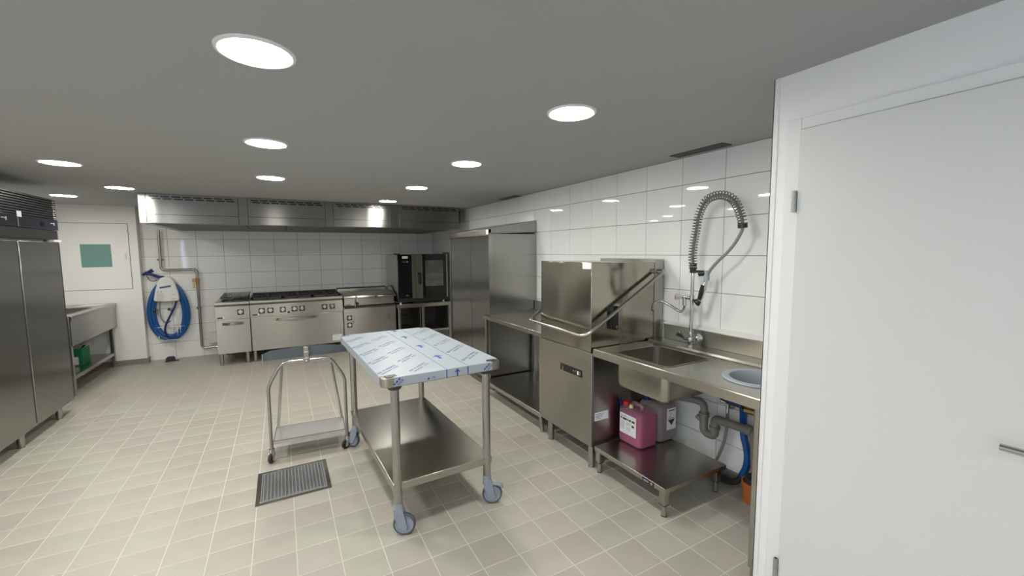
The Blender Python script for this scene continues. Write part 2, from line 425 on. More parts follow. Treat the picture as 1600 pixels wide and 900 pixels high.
for a, b in ((-1.24, -.402), (-.302, .542), (.642, 1.365), (1.50, 2.388)):
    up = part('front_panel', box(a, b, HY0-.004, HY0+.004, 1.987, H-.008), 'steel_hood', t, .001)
    sl = MB()
    for r in range(2):
        n = max(5, round((b-a-.06)/.098))
        for k in range(n):
            w = (b-a-.06)/n; x = a+.03+k*w+(.02 if r else 0)
            sl.box(x, min(x+w*.8, b-.012), HY0-.0052, HY0-.0038, 2.174-.024*r, 2.189-.024*r)
    part('slot_row', sl, 'black_plastic', up)
    part('panel_seam', MB().box(a-.005, b+.005, HY0-.0045, HY0-.002, 1.9825, 1.9875).box(a-.005, a, HY0-.0045, HY0, HZ0+.004, H-.008).box(b, b+.005, HY0-.0045, HY0, HZ0+.004, H-.008), 'steel_seam', t)
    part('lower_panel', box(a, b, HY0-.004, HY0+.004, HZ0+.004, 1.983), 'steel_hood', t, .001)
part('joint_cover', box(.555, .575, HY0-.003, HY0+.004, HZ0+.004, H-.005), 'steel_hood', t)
n = 8
for k in range(n):
    a = HX0+.10+(HX1-HX0-.2)*k/n; b = HX0+.10+(HX1-HX0-.2)*(k+1)/n-.01
    f = part('grease_filter', box(a, b, HY0+.11, HY1-.11, HZ0+.004, HZ0+.02), 'dark_steel', t)
    s = MB()
    for j in range(9):
        x = a+.02+(b-a-.04)*(j+.5)/9; s.box(x-.014, x+.014, HY0+.13, HY1-.13, HZ0+.001, HZ0+.004)
    part('baffle', s, 'grey_iron', f)
part('end_bracket', MB().tube(bend_path([(HX1-.004, HY0+.03, 2.165), (HX1+.026, HY0+.03, 2.15), (HX1+.026, HY0+.03, 2.0), (HX1-.004, HY0+.03, 1.99)], .02), .009), 'dark_steel', t)

# ------------------------------------------------------------------ cooking range (three units)
RY = 6.88
def leg(parent, x, y, z1, r=.024, m='steel_tube', z0=0):
    mb = MB().cyl((x, y, z0+.03), (x, y, z1), r, seg=18).cyl((x, y, z0+.004), (x, y, z0+.03), r*.86, seg=18).cyl((x, y, z0), (x, y, z0+.004), r*.95, seg=18)
    return part('leg', mb, m, parent)
def knob(parent, x, z, y=RY, s=.038):
    k = part('knob', MB().rbox(x-s, x+s, y-.006, y, z-s, z+s, .007, 'y', 3), 'black_plastic', parent)
    c = MB().cyl((x, y-.006, z+.004), (x, y-.013, z+.004), .030, .029, seg=22).cyl((x, y-.013, z+.004), (x, y-.030, z+.004), .026, .024, seg=22)
    part('knob_cap', c, 'chrome', k)
    part('pointer', box(x-.004, x+.004, y-.034, y-.030, z-.016, z+.026), 'white_plastic', k)
def arc_handle(parent, x0, x1, z, y=RY, d=.05, r=.012):
    pts = [(x0+(x1-x0)*i/14, y-.012-d*math.sin(PI*i/14)**.7, z) for i in range(15)]
    mb = MB()
    for i in range(14):
        a, b = Vector(pts[i]), Vector(pts[i+1])
        mb.add([(a.x, a.y, z-.016), (b.x, b.y, z-.016), (b.x, b.y, z+.016), (a.x, a.y, z+.016), (a.x, a.y+.01, z-.016), (b.x, b.y+.01, z-.016), (b.x, b.y+.01, z+.016), (a.x, a.y+.01, z+.016)],
               [(0,1,2,3),(4,7,6,5),(0,4,5,1),(3,2,6,7)]+([(0,3,7,4)] if i == 0 else [])+([(1,5,6,2)] if i == 13 else []))
    mb.box(x0-.004, x0+.02, y-.02, y, z-.016, z+.016).box(x1-.02, x1+.004, y-.02, y, z-.016, z+.016)
    part('handle', mb, 'steel_tube', parent)
def badge(parent, x, z, y=RY):
    b = part('badge', box(x, x+.062, y-.003, y, z-.008, z+.008), 'ink', parent)
    part('badge_disc', MB().cyl((x+.072, y, z+.003), (x+.072, y-.003, z+.003), .012), 'white_plastic', b)
def unit_body(t, x0, x1):
    # side walls, floor, back, sloping fascia and top lip
    part('carcass', MB().box(x0+.002, x1-.002, RY+.006, 7.72, .165, .845), 'steel_panel', t, .002)
    part('fascia', MB().box(x0+.002, x1-.002, RY-.004, RY+.006, .652, .812), 'steel_panel', t, .0015)
    part('top_lip', MB().prism([(RY-.03, .852), (RY-.022, .846), (RY+.01, .82), (RY+.1, .82), (RY+.1, .888), (RY-.022, .888), (RY-.03, .88)], 'x', x0+.001, x1-.001), 'steel', t, .002)
# left: charcoal grill over a cupboard
x0, x1 = -.81, -.405
t = thing('grill_cooker', 'narrow steel grill cooker with raised rack, at the left end of the range', 'cooker', ((x0+x1)/2, 7.3, 0), group='steel cooking units under the hood')
unit_body(t, x0, x1)
d = part('cupboard_door', box(x0+.006, x1-.004, RY-.012, RY+.004, .17, .642), 'steel_panel', t, .002); arc_handle(d, x0+.075, x1-.075, .585)
knob(t, -.513, .737, RY-.004); badge(t, -.785, .672, RY-.004)
for lx, ly in ((-.772, 6.94), (-.462, 6.94), (-.772, 7.62), (-.462, 7.62)): leg(t, lx, ly, .17)
part('top_plate', MB().box(x0+.002, x0+.07, RY+.1, 7.72, .845, .885).box(x1-.03, x1-.002, RY+.1, 7.72, .845, .885).box(x0+.07, x1-.03, 7.62, 7.72, .845, .885).box(x0+.07, x1-.03, RY+.1, 7.62, .842, .85), 'steel_flat', t)
st = MB(); rs = random.Random(3)
for k in range(46):
    st.sphere((rs.uniform(x0+.1, x1-.06), rs.uniform(7.03, 7.58), .862+rs.uniform(0, .012)), rs.uniform(.018, .032), 6, (1, 1, .7))
part('grill_stones', st, 'grey_iron', t, kind='stuff')
part('rack_side', MB().prism([(7.02, .885), (7.6, .885), (7.6, .945), (7.12, .925)], 'x', x0+.07, x0+.078).prism([(7.02, .885), (7.6, .885), (7.6, .945), (7.12, .925)], 'x', x1-.038, x1-.03), 'grey_iron', t)
rk = part('grill_rack', MB().prism([(7.08, .925), (7.64, .95), (7.64, .958), (7.08, .933)], 'x', x0+.05, x0+.066).prism([(7.08, .925), (7.64, .95), (7.64, .958), (7.08, .933)], 'x', x1-.036, x1-.02).box(x0+.05, x1-.02, 7.06, 7.085, .918, .936), 'black_iron', t)
for k in range(13):
    x = x0+.078+k*.0225; part('bar', MB().prism([(7.085, .924), (7.64, .948), (7.64, .957), (7.085, .933)], 'x', x-.004, x+.004), 'dark_steel', rk)
part('ash_scraper', MB().tube(smooth_path([(-.74, 7.0, .9), (-.70, 7.02, .92), (-.64, 7.05, .905), (-.60, 7.05, .93)]), .01, 8), 'grey_iron', t)
# middle: six burner gas range over a wide oven
x0, x1 = -.403, .82
t = thing('gas_range', 'wide steel gas range with black cast grates and one long oven door', 'range', ((x0+x1)/2, 7.3, 0), group='steel cooking units under the hood')
unit_body(t, x0, x1)
d = part('oven_door', box(x0+.008, x1-.006, RY-.014, RY+.004, .17, .642), 'steel_panel', t, .003); arc_handle(d, -.10, .455, .598, d=.055)
part('rating_label', box(.655, .785, RY-.0155, RY-.0142, .205, .292), 'paper', d)
for k, w in enumerate((.09, .11, .07, .1)): part('label_line', box(.665, .665+w, RY-.0162, RY-.0156, .272-.018*k, .277-.018*k), 'grey_ink', d)
for x in (-.26, -.152, .004, .154, .255, .559, .667): knob(t, x, .734, RY-.004)
part('ignition_button', MB().cyl((.078, RY-.004, .69), (.078, RY-.016, .69), .016), 'black_plastic', t); badge(t, -.375, .683, RY-.004)
for lx, ly in ((-.37, 6.94), (.785, 6.94), (-.37, 7.62), (.785, 7.62)): leg(t, lx, ly, .17)
part('top_plate', MB().box(x0+.002, x1-.002, RY+.1, 7.72, .845, .868), 'black_iron', t)
part('flue_rail', MB().box(x0+.01, x1-.01, 7.64, 7.71, .868, .93), 'black_iron', t, .004)
for i in range(3):
    for j in range(2):
        a = x0+.025+i*.393; b = a+.385; c = 6.975+j*.325; e = c+.318
        g = MB().box(a, b, c, c+.018, .885, .918).box(a, b, e-.018, e, .885, .918).box(a, a+.018, c, e, .885, .918).box(b-.018, b, c, e, .885, .918)
        mx, my = (a+b)/2, (c+e)/2
        for k in range(8):
            an = k*PI/4+.2; dx, dy = math.cos(an), math.sin(an)
            g.tube([(mx+dx*.045, my+dy*.045, .924), (mx+dx*.13, my+dy*.13, .922)], .008, 6)
        g.box(mx-.006, mx+.006, c, my-.05, .89, .928).box(mx-.006, mx+.006, my+.05, e, .89, .928).box(a, mx-.06, my-.006, my+.006, .89, .928).box(mx+.06, b, my-.006, my+.006, .89, .928)
        for q in ((a, c), (b-.018, c), (a, e-.018), (b-.018, e-.018)): g.box(q[0], q[0]+.018, q[1], q[1]+.018, .868, .885)
        part('pan_support', g, 'black_iron', t)
        part('burner', MB().cyl((mx, my, .868), (mx, my, .885), .055, seg=20).cyl((mx, my, .885), (mx, my, .897), .04, .034, seg=20), 'dark_steel', t)
# right: tilting bratt pan
x0, x1 = .825, 1.632
t = thing('tilting_pan', 'steel tilting bratt pan with closed lid and crank lever, right end of the range', 'cooker', ((x0+x1)/2, 7.3, 0), group='steel cooking units under the hood')
part('carcass', MB().box(x0+.002, x1-.002, RY+.006, 7.72, .165, .705), 'steel_panel', t, .002)
part('front_panel', MB().box(x0+.01, x1-.004, RY-.008, RY+.006, .17, .675), 'steel_panel', t, .002)
part('pan_body', MB().prism([(RY+.03, .706), (RY-.012, .722), (RY-.016, .836), (RY+.05, .846), (7.60, .846), (7.60, .706)], 'x', x0+.012, x1-.03), 'steel_panel', t, .004)
part('pan_gutter', box(x0+.012, x1-.006, RY-.006, RY+.01, .676, .704), 'dark_steel', t)
lid = part('lid', MB().prism([(RY-.035, .85), (RY-.028, .836), (RY-.004, .836), (RY-.004, .848), (7.58, .852), (7.58, .895), (RY+.12, .892), (RY-.018, .878)], 'x', x0+.006, x1-.006), 'steel', t, .004)
part('lid_handle', MB().box(1.32, 1.62, RY-.055, RY-.034, .842, .866), 'steel_tube', lid, .006)
part('lid_catch', box(1.30, 1.322, RY-.06, RY-.036, .842, .862), 'black_plastic', lid)
part('flue', MB().box(x0+.004, x1+.0, 7.60, 7.72, .70, .935), 'steel', t, .004)
part('flue_grille', box(x0+.004, x1, 7.605, 7.715, .935, .95), 'black_iron', t)
cr = part('crank', MB().tube([(1.0, RY-.018, .70), (1.0, RY-.03, .80), (1.015, RY-.05, .885)], .007, 8).tube([(1.018, RY-.05, .885), (1.024, RY-.06, .775)], .010, 8), 'chrome', t)
part('crank_knob', MB().sphere((1.024, RY-.065, .757), .024, 14), 'black_plastic', cr)
for z in (.535, .42): knob(t, .907, z, RY-.008)
for z in (.48, .452): part('indicator', MB().cyl((.962, RY-.008, z), (.962, RY-.014, z), .008), 'black_plastic', t)
part('latch', MB().box(1.50, 1.506, RY-.012, RY-.008, .465, .545).box(1.524, 1.53, RY-.012, RY-.008, .465, .545).box(1.506, 1.524, RY-.012, RY-.008, .539, .545), 'ink', t)
bm_ = MB()
for k, w in enumerate((.014, .010, .013, .012, .006)): bm_.box(.855+k*.018, .855+k*.018+w, RY-.0172, RY-.0160, .728, .745)
part('maker_mark', bm_, 'ink', t)
for lx, ly in ((.86, 6.94), (1.595, 6.94), (.86, 7.62), (1.595, 7.62)): leg(t, lx, ly, .17)

# ------------------------------------------------------------------ combi oven on its stand
CY = 6.75
t = thing('oven_stand', 'open steel stand with tray slides under the combi oven', 'stand', (2.085, 7.12, 0))
for lx in (1.64, 2.5):
    for ly in (CY, 7.52): part('leg', MB().rbox(lx, lx+.035, ly, ly+.035, .02, .66, .004).cyl((lx+.0175, ly+.0175, 0), (lx+.0175, ly+.0175, .022), .016), 'steel_tube', t)
part('top_frame', MB().box(1.636, 2.539, CY-.003, CY+.035, .64, .70).box(1.636, 2.539, 7.52, 7.558, .64, .70).box(1.636, 1.674, CY+.035, 7.52, .64, .70).box(2.501, 2.539, CY+.035, 7.52, .64, .70), 'steel', t, .002)
part('lower_shelf', MB().box(1.645, 2.53, CY+.01, 7.54, .215, .25), 'steel_flat', t, .002)
part('side_panel', box(1.676, 1.68, CY+.03, 7.53, .25, .64), 'steel_panel', t); part('side_panel', box(2.494, 2.498, CY+.03, 7.53, .25, .64), 'steel_panel', t)
part('divider', MB().box(2.0, 2.012, CY+.02, 7.5, .25, .64).box(2.03, 2.09, CY+.02, CY+.03, .25, .64).box(2.078, 2.09, CY+.02, 7.5, .25, .64), 'steel', t)
part('back_panel', box(1.68, 2.494, 7.5, 7.506, .25, .64), 'dark_steel', t)
for k in range(7):
    z = .28+.05*k
    for x, w in ((1.98, .02), (2.09, .02), (2.474, .02), (1.68, .02)): part('tray_slide', box(x, x+w, CY+.06, 7.45, z, z+.004), 'steel_tube', t)
t = thing('combi_oven', 'black fronted combi oven with glass door in the back right corner', 'oven', (2.07, 7.1, .70))
part('housing', MB().box(1.648, 2.488, CY+.05, 7.5, .80, 1.51), 'steel', t, .003)
part('base', MB().box(1.645, 2.525, CY+.02, 7.5, .735, .80), 'black_plastic', t, .003)
for x in (1.695, 2.43):
    for y in (CY+.06, 7.42): part('foot', MB().cyl((x, y, .7), (x, y, .745), .017), 'white_plastic', t)
cp = part('control_panel', box(1.653, 1.88, CY, CY+.05, .805, 1.508), 'black_glass', t, .003)
part('sticker', box(1.725, 1.815, CY-.0012, CY, 1.445, 1.485), 'paper', cp)
part('maker_mark', MB().box(1.72, 1.79, CY-.001, CY-.0002, 1.388, 1.394).cyl((1.806, CY, 1.392), (1.806, CY-.001, 1.392), .013), 'grey_ink', cp)
part('display_mark', box(1.775, 1.81, CY-.001, CY-.0002, .84, .848), 'grey_ink', cp)
part('steel_post', box(1.882, 1.945, CY, CY+.05, .79, 1.505), 'steel_panel', t, .002)
d = part('door', MB().box(1.952, 2.055, CY-.006, CY+.05, .79, 1.506).box(2.468, 2.49, CY-.006, CY+.05, .79, 1.52), 'steel_panel', t, .002)
part('door_glass', MB().box(2.055, 2.468, CY-.008, CY+.05, .795, 1.515), 'black_glass', d, .002)
part('window', MB().rbox(2.10, 2.412, CY-.0095, CY-.008, .983, 1.412, .012, 'y', 3), 'oven_window', d)
part('door_handle', MB().rbox(1.985, 2.022, CY-.05, CY-.03, 1.02, 1.215, .01, 'y', 3).box(1.965, 2.022, CY-.035, CY-.004, 1.18, 1.21), 'black_plastic', d)
part('cap', box(1.605, 1.69, CY-.004, CY+.07, 1.51, 1.528), 'black_plastic', t); part('cap', box(2.435, 2.52, CY-.004, CY+.07, 1.52, 1.54), 'black_plastic', t)
part('power_cable', MB().tube(smooth_path([(1.643, 7.2, .98), (1.641, 7.05, .92), (1.645, 6.9, .84), (1.66, 6.84, .80)]), .012, 8), 'black_plastic', t)
single('oven_cable', MB().tube(smooth_path([(1.74, 7.3, .64), (1.76, 7.2, .52), (1.84, 7.15, .46), (1.95, 7.15, .45)]), .012, 8), 'rubber', 'black cable hanging inside the oven stand', 'cable', (1.85, 7.2, .45))

# ------------------------------------------------------------------ tall cabinet
cx0, cy0, cy1 = 1.973, 4.06, 5.245
t = thing('tall_cabinet', 'tall stainless cabinet with two plain doors and sloping roof against the tiled wall', 'cabinet', (2.28, 4.65, 0))
part('carcass', MB().box(cx0+.03, XR-.004, cy0, cy1, .12, 1.745).box(cx0, cx0+.03, cy0, cy0+.02, .12, 1.745).box(cx0, cx0+.03, cy1-.02, cy1, .12, 1.745).box(cx0, cx0+.03, cy0+.02, cy1-.02, .12, .15), 'steel_upright', t, .001)
part('roof', MB().prism([(cx0, 1.748), (cx0, 1.797), (XR-.004, 1.902), (XR-.004, 1.766), (cx0+.1, 1.748)], 'y', cy0-.001, cy1), 'steel_upright', t, .002)
part('head_rail', box(cx0-.004, cx0+.03, cy0-.001, cy1, 1.725, 1.792), 'steel', t, .002)
part('door', box(cx0+.004, cx0+.026, cy0+.006, 4.553, .155, 1.722), 'steel_upright', t, .002)
part('door', box(cx0+.008, cx0+.028, 4.566, cy1-.035, .155, 1.722), 'steel_upright', t, .002)
part('door_gap', box(cx0+.004, cx0+.0295, 4.5535, 4.5655, .155, 1.722), 'steel_seam', t)
part('sticker', MB().box(cx0-.006, cx0-.0045, cy0+.002, cy0+.055, 1.735, 1.785), 'paper', t)
for lx in (cx0+.06, XR-.08):
    for ly in (cy0+.06, cy1-.06): leg(t, lx, ly, .12)
# ------------------------------------------------------------------ work table between cabinet and dishwasher
t = thing('work_table', 'long stainless work table between the tall cabinet and the hood dishwasher', 'table', (2.2, 3.47, 0))
part('top', MB().box(1.88, 2.562, 2.885, 4.05, .832, .87), 'steel_flat', t, .003)
part('backsplash', MB().box(2.545, 2.575, 2.885, 4.05, .87, .985).box(2.50, 2.545, 2.885, 4.05, .87, .884), 'steel_panel', t, .003)
part('shelf', MB().box(1.885, 2.53, 2.90, 4.03, .125, .165), 'steel_flat', t, .003)
part('post', MB().box(2.30, 2.37, 3.2, 3.25, .165, .832), 'steel', t, .004)
for lx in (1.89, 2.50):
    for ly in (2.90, 3.985): part('leg', MB().rbox(lx, lx+.04, ly, ly+.04, .06, .832, .005).cyl((lx+.02, ly+.02, 0), (lx+.02, ly+.02, .06), .017), 'steel_tube', t)

# ------------------------------------------------------------------ hood type dishwasher
dx, d0, d1 = 1.866, 2.222, 2.876
t = thing('dishwasher', 'hood type steel dishwasher with lift bar, beside the sink', 'dishwasher', (2.19, 2.55, 0))
part('base_cabinet', MB().box(dx+.014, 2.50, d0+.001, d1, .165, .836), 'steel_panel', t, .002)
fp = part('front_panel', MB().box(dx, dx+.014, d0, d1, .158, .838), 'steel_panel', t, .003)
cpn = part('control_panel', MB().box(dx-.004, dx, 2.330, 2.593, .637, .690), 'black_plastic', fp, .001)
part('display', box(dx-.0046, dx-.004, 2.365, 2.382, .648, .676), 'paper', cpn)
part('maker_mark', box(dx-.0046, dx-.004, 2.56, 2.585, .676, .680), 'red_plastic', cpn)
for y, z in ((2.40, .672), (2.425, .668), (2.35, .655), (2.35, .67), (2.56, .648), (2.56, .662)): part('button', MB().cyl((dx-.004, y, z), (dx-.0048, y, z), .0055, seg=10), 'grey_ink', cpn)
part('rating_label', MB().box(1.895, 2.02, d0-.0005, d0+.0008, .345, .405), 'paper', t)
for k in range(4): part('label_line', box(1.905, 1.985-.012*k, d0-.0012, d0-.0006, .39-.011*k, .393-.011*k), 'pale_blue_ink', t)
hd = part('hood', MB().prism([(dx-.006, .842), (dx+.006, .842), (dx+.006, .85), (2.47, .85), (2.47, 1.462), (dx+.01, 1.472), (dx-.002, 1.47)], 'y', d0+.008, d1-.012), 'steel_wavy', t, .006)
part('sticker', box(dx-.0052, dx-.0036, d0+.012, d0+.105, 1.425, 1.468), 'paper', hd)
part('lift_column', MB().box(2.4735, 2.565, d0+.004, d1-.03, .972, 1.484), 'steel_panel', t, .002)
part('column_foot', MB().box(2.4735, 2.565, d0+.004, d1-.05, .80, .971), 'steel', t)
part('hood_seam', box(2.4705, 2.4725, d0+.009, d1-.013, .86, 1.46), 'steel_seam', t)
bar = part('lift_bar', MB().tube(bend_path([(2.50, 2.175, 1.388), (1.765, 2.175, .972), (1.765, 2.915, .990), (2.50, 2.915, 1.388)], .075, 8), .0135, 14), 'steel_tube', t)
part('pivot', MB().cyl((2.50, d0+.004, 1.392), (2.50, 2.168, 1.392), .019, seg=20), 'steel_tube', t)
part('pivot', MB().cyl((2.50, d1-.03, 1.392), (2.50, 2.92, 1.392), .019, seg=20), 'steel_tube', t)
gd = part('bar_guide', MB().rbox(2.035, 2.082, 2.195, d0+.008, .99, 1.16, .01, 'y', 4), 'black_plastic', t)
part('guide_bolt', MB().cyl((2.06, 2.195, 1.012), (2.06, 2.188, 1.012), .01), 'chrome', gd)
for lx, ly in ((dx+.03, d0+.03), (dx+.03, d1-.11), (2.44, d0+.04), (2.44, d1-.1)): leg(t, lx, ly, .165, .026)

# ------------------------------------------------------------------ sink table
sx0, sx1, s0, s1, sz = 1.87, 2.548, 1.045, 2.215, .872
bx0, bx1, b0, b1 = 1.935, 2.318, 1.64, 2.065
hx, hy, hr = 2.17, 1.25, .135
t = thing('sink_table', 'stainless sink table with one basin and a round waste hole, right of the dishwasher', 'sink', (2.2, 1.63, 0))
top = MB()
top.box(sx0, bx0, b0, s1, sz-.004, sz).box(bx1, 2.40, b0, s1, sz-.004, sz).box(bx0, bx1, b1, s1, sz-.004, sz)
# plate with the round hole
N = 48; inner = []; outer = []
rx0, rx1, ry0, ry1 = sx0, 2.40, s0, b0
for k in range(N):
    a = 2*PI*k/N; c, s_ = math.cos(a), math.sin(a); inner.append((hx+hr*c, hy+hr*s_))
    tx = ((rx1-hx)/c if c > 0 else (rx0-hx)/c) if abs(c) > 1e-9 else 1e9
    ty = ((ry1-hy)/s_ if s_ > 0 else (ry0-hy)/s_) if abs(s_) > 1e-9 else 1e9
    q = min(tx, ty); outer.append((hx+q*c, hy+q*s_))
for cxr, cyr in ((rx0, ry0), (rx1, ry0), (rx1, ry1), (rx0, ry1)):      # snap the nearest rays to the corners
    k = min(range(N), key=lambda i: (outer[i][0]-cxr)**2+(outer[i][1]-cyr)**2); outer[k] = (cxr, cyr)
top.add([(x, y, sz) for x, y in inner]+[(x, y, sz) for x, y in outer]+[(x, y, sz-.004) for x, y in inner]+[(x, y, sz-.004) for x, y in outer],
        [(k, N+k, N+(k+1) % N, (k+1) % N) for k in range(N)]+[(2*N+k, 2*N+(k+1) % N, 3*N+(k+1) % N, 3*N+k) for k in range(N)]+[(k, (k+1) % N, 2*N+(k+1) % N, 2*N+k) for k in range(N)])
part('top', top, 'steel_flat', t)
part('apron', MB().prism([(sx0-.002, sz-.05), (sx0+.012, sz-.05), (sx0+.012, sz-.004), (sx0+.02, sz+.0005), (sx0+.002, sz+.0015), (sx0-.002, sz-.002)], 'y', s0, s1).box(sx0+.012, 2.54, s0, s0+.012, sz-.05, sz-.004), 'steel', t)
part('tap_ledge', MB().prism([(2.395, sz), (2.405, sz+.014), (2.545, sz+.014), (2.545, sz-.03), (2.395, sz-.03)], 'y', s0, s1), 'steel_flat', t, .002)
part('backsplash', MB().prism([(2.535, sz+.014), (2.53, .995), (2.578, 1.006), (2.578, sz+.014)], 'y', s0, s1-.03), 'steel', t, .002)
part('silicone_joint', MB().prism([(2.535, .996), (2.578, 1.0065), (2.581, 1.018), (2.572, 1.012)], 'y', s0, s1-.03), 'white_plastic', t)
# basin: rounded open tub
def tub(x0, x1, y0, y1, z0, z1, r, rb, th=.002):
    rings = []
    for ins, z in ((-.012, z1+.0025), (-.006, z1+.003), (0, z1), (0, z0+rb), (rb*.3, z0+rb*.3), (rb, z0)):
        rings.append([(x, y, z) for x, y in rrect(x0+ins, x1-ins, y0+ins, y1-ins, max(r-ins, .012), 6)])
    mb = MB(); n = len(rings[0])
    mb.add([v for R in rings for v in R], [(i*n+k, i*n+(k+1) % n, (i+1)*n+(k+1) % n, (i+1)*n+k) for i in range(len(rings)-1) for k in range(n)]+[tuple((len(rings)-1)*n+k for k in range(n))])
    return mb
o = part('basin', tub(bx0, bx1, b0, b1, .642, sz, .045, .035), 'steel_flat', t)
sm = o.modifiers.new('solid', 'SOLIDIFY'); sm.thickness = .002; sm.offset = 0
part('basin_drain', MB().cyl((2.13, 1.85, .643), (2.13, 1.85, .648), .045, seg=24), 'chrome', t)
for k in range(3): part('overflow_hole', MB().cyl((bx1-.0035, 1.90-.025*k, .835), (bx1-.0008, 1.90-.025*k, .835), .007, seg=10), 'steel_seam', t)
part('waste_ring', MB().lathe([(.128, -.12), (.128, -.01), (.134, .006), (.15, .011), (.166, .008), (.17, 0)], (hx, hy, sz+.001), 40), 'ring_plastic', t)
part('waste_cover', MB().lathe([(.0001, -.12), (.128, -.12)], (hx, hy, sz+.001), 40), 'drain_plastic', t)
for lx, ly in ((sx0+.004, s0+.004), (2.5, s0+.004), (2.5, s1-.06)): part('leg', MB().rbox(lx, lx+.04, ly, ly+.04, .05, sz-.03, .005).cyl((lx+.02, ly+.02, 0), (lx+.02, ly+.02, .05), .016), 'steel_tube', t)

t = thing('undershelf', 'low stainless shelf on four short legs under the sink basin', 'shelf', (2.15, 1.88, 0))
part('board', MB().box(1.868, 2.43, 1.572, 2.19, .153, .183), 'steel_flat', t, .002)
for lx, ly in ((1.872, 1.578), (2.36, 1.59), (1.872, 2.14), (2.36, 2.14)):
    lg = part('leg', MB().rbox(lx, lx+.042, ly, ly+.042, .075, .153, .004).cyl((lx+.021, ly+.021, .004), (lx+.021, ly+.021, .075), .016), 'steel_tube', t)
    part('foot', MB().cyl((lx+.021, ly+.021, 0), (lx+.021, ly+.021, .006), .0165).box(lx-.001, lx+.043, ly-.001, ly+.043, .072, .076), 'rubber', lg)
nm = part('maker_plate', box(1.8655, 1.8682, 1.655, 1.745, .156, .178), 'ink', t)
part('plate_mark', MB().box(1.8648, 1.8655, 1.695, 1.735, .162, .170).cyl((1.8655, 1.672, .167), (1.8645, 1.672, .167), .008, seg=10), 'grey_ink', nm)

# ------------------------------------------------------------------ canisters on the low shelf
def canister(name, label, x0, x1, y0, y1, z0, z1, fill, skin, liq, labelled):
    t = thing(name, label, 'canister', ((x0+x1)/2, (y0+y1)/2, z0), group='plastic chemical canisters under the sink')
    def body(x0, x1, y0, y1, z0, z1, top):
        rings = []; r = .03
        prof = [(.02, z0), (.006, z0+.008), (0, z0+.025), (0, z1-.03), (.008, z1-.012), (.025, z1)] if top else [(.016, z0), (.004, z0+.01), (0, z0+.025), (0, z1)]
        for ins, z in prof: rings.append([(x, y, z) for x, y in rrect(x0+ins, x1-ins, y0+ins, y1-ins, r, 5)])
        n = len(rings[0]); mb = MB()
        return mb.add([v for R in rings for v in R], [(i*n+k, i*n+(k+1) % n, (i+1)*n+(k+1) % n, (i+1)*n+k) for i in range(len(rings)-1) for k in range(n)]
                      + [tuple(reversed(range(n))), tuple((len(rings)-1)*n+k for k in range(n))])
    part('body', body(x0, x1, y0, y1, z0, z1, True), skin, t)
    part('liquid', body(x0+.003, x1-.003, y0+.003, y1-.003, z0+.003, fill, False), liq, t)
    cx, cy = (x0+x1)/2, (y0+y1)/2
    part('grip', MB().tube(bend_path([(cx-.01, cy-.05, z1-.01), (cx-.01, cy-.045, z1+.014), (cx+.005, cy+.05, z1+.014), (cx+.005, cy+.06, z1-.01)], .02), .013, 10), skin, t)
    return t
can = canister('canister', 'canister of pink liquid with a white label and red cap on the low shelf', 2.084, 2.262, 1.974, 2.192, .183, .448, .405, 'canister_skin', 'pink_liquid', True)
part('cap', MB().cyl((2.13, 2.15, .446), (2.13, 2.15, .476), .026, .024, seg=20), 'red_plastic', can)
part('dosing_plug', MB().cyl((2.115, 2.09, .447), (2.115, 2.09, .470), .017, .012, seg=16), 'yellow_plastic', can)
lb = part('label', box(2.0825, 2.0836, 2.012, 2.166, .258, .400), 'paper', can)
def lines(xx, items, m, parent, nm='print_line'):
    mb = MB()
    for y0, y1, z0, z1 in items: mb.box(xx-.0006, xx, y0, y1, z0, z1)
    part(nm, mb, m, parent)
lines(2.0825, [(2.146, 2.158, .360, .372), (2.10, 2.138, .357, .371), (2.085, 2.096, .359, .370), (2.060, 2.080, .357, .371), (2.024, 2.052, .357, .371)], 'ink', lb, 'print_title')
lines(2.0825, [(2.10, 2.155, .386-.004*k, .388-.004*k) for k in range(3)]+[(2.12, 2.158, .345-.006*k, .347-.006*k) for k in range(11)]+[(2.065, 2.105, .342-.006*k, .344-.006*k) for k in range(4)]
      + [(2.06, 2.105, .31-.006*k, .312-.006*k) for k in range(5)]+[(2.03, 2.14, .272-.006*k, .273-.006*k) for k in range(2)], 'grey_ink', lb)
lines(2.0825, [(2.03, 2.052, .322, .338)], 'ink', lb, 'print_mark')
can2 = canister('canister', 'brownish canister with a white hazard label, behind the pink one', 2.285, 2.47, 1.984, 2.19, .183, .452, .415, 'canister_grey_skin', 'brown_liquid', True)
part('cap', MB().cyl((2.33, 2.15, .450), (2.33, 2.15, .480), .026, .024, seg=20), 'navy_plastic', can2)
hl_ = part('label', box(2.355, 2.448, 1.9825, 1.9838, .268, .424), 'paper', can2)
hz = MB(); hz.add([(2.365, 1.982, .342), (2.402, 1.982, .298), (2.439, 1.982, .342)], [(0, 1, 2)])
part('hazard_mark', hz, 'ink', hl_)
dm = MB().tube([(2.365, 1.982, .343), (2.402, 1.982, .39), (2.439, 1.982, .343)], .0012, 5); dm.box(2.38, 2.425, 1.9816, 1.9824, .348, .354).box(2.375, 2.395, 1.9816, 1.9824, .36, .365)
part('hazard_frame', dm, 'grey_ink', hl_)
part('print_title', MB().box(2.372, 2.388, 1.9816, 1.9824, .404, .412).box(2.392, 2.408, 1.9816, 1.9824, .404, .412).box(2.412, 2.43, 1.9816, 1.9824, .404, .412), 'ink', hl_)
single('canister_tube', MB().tube(smooth_path([(2.14, 2.206, .33), (2.13, 2.21, .45), (2.115, 2.207, .485), (2.12, 2.19, .492)]), .007, 8), 'navy_plastic', 'dark blue dosing tube beside the red capped canister', 'tube', (2.13, 2.2, .33))

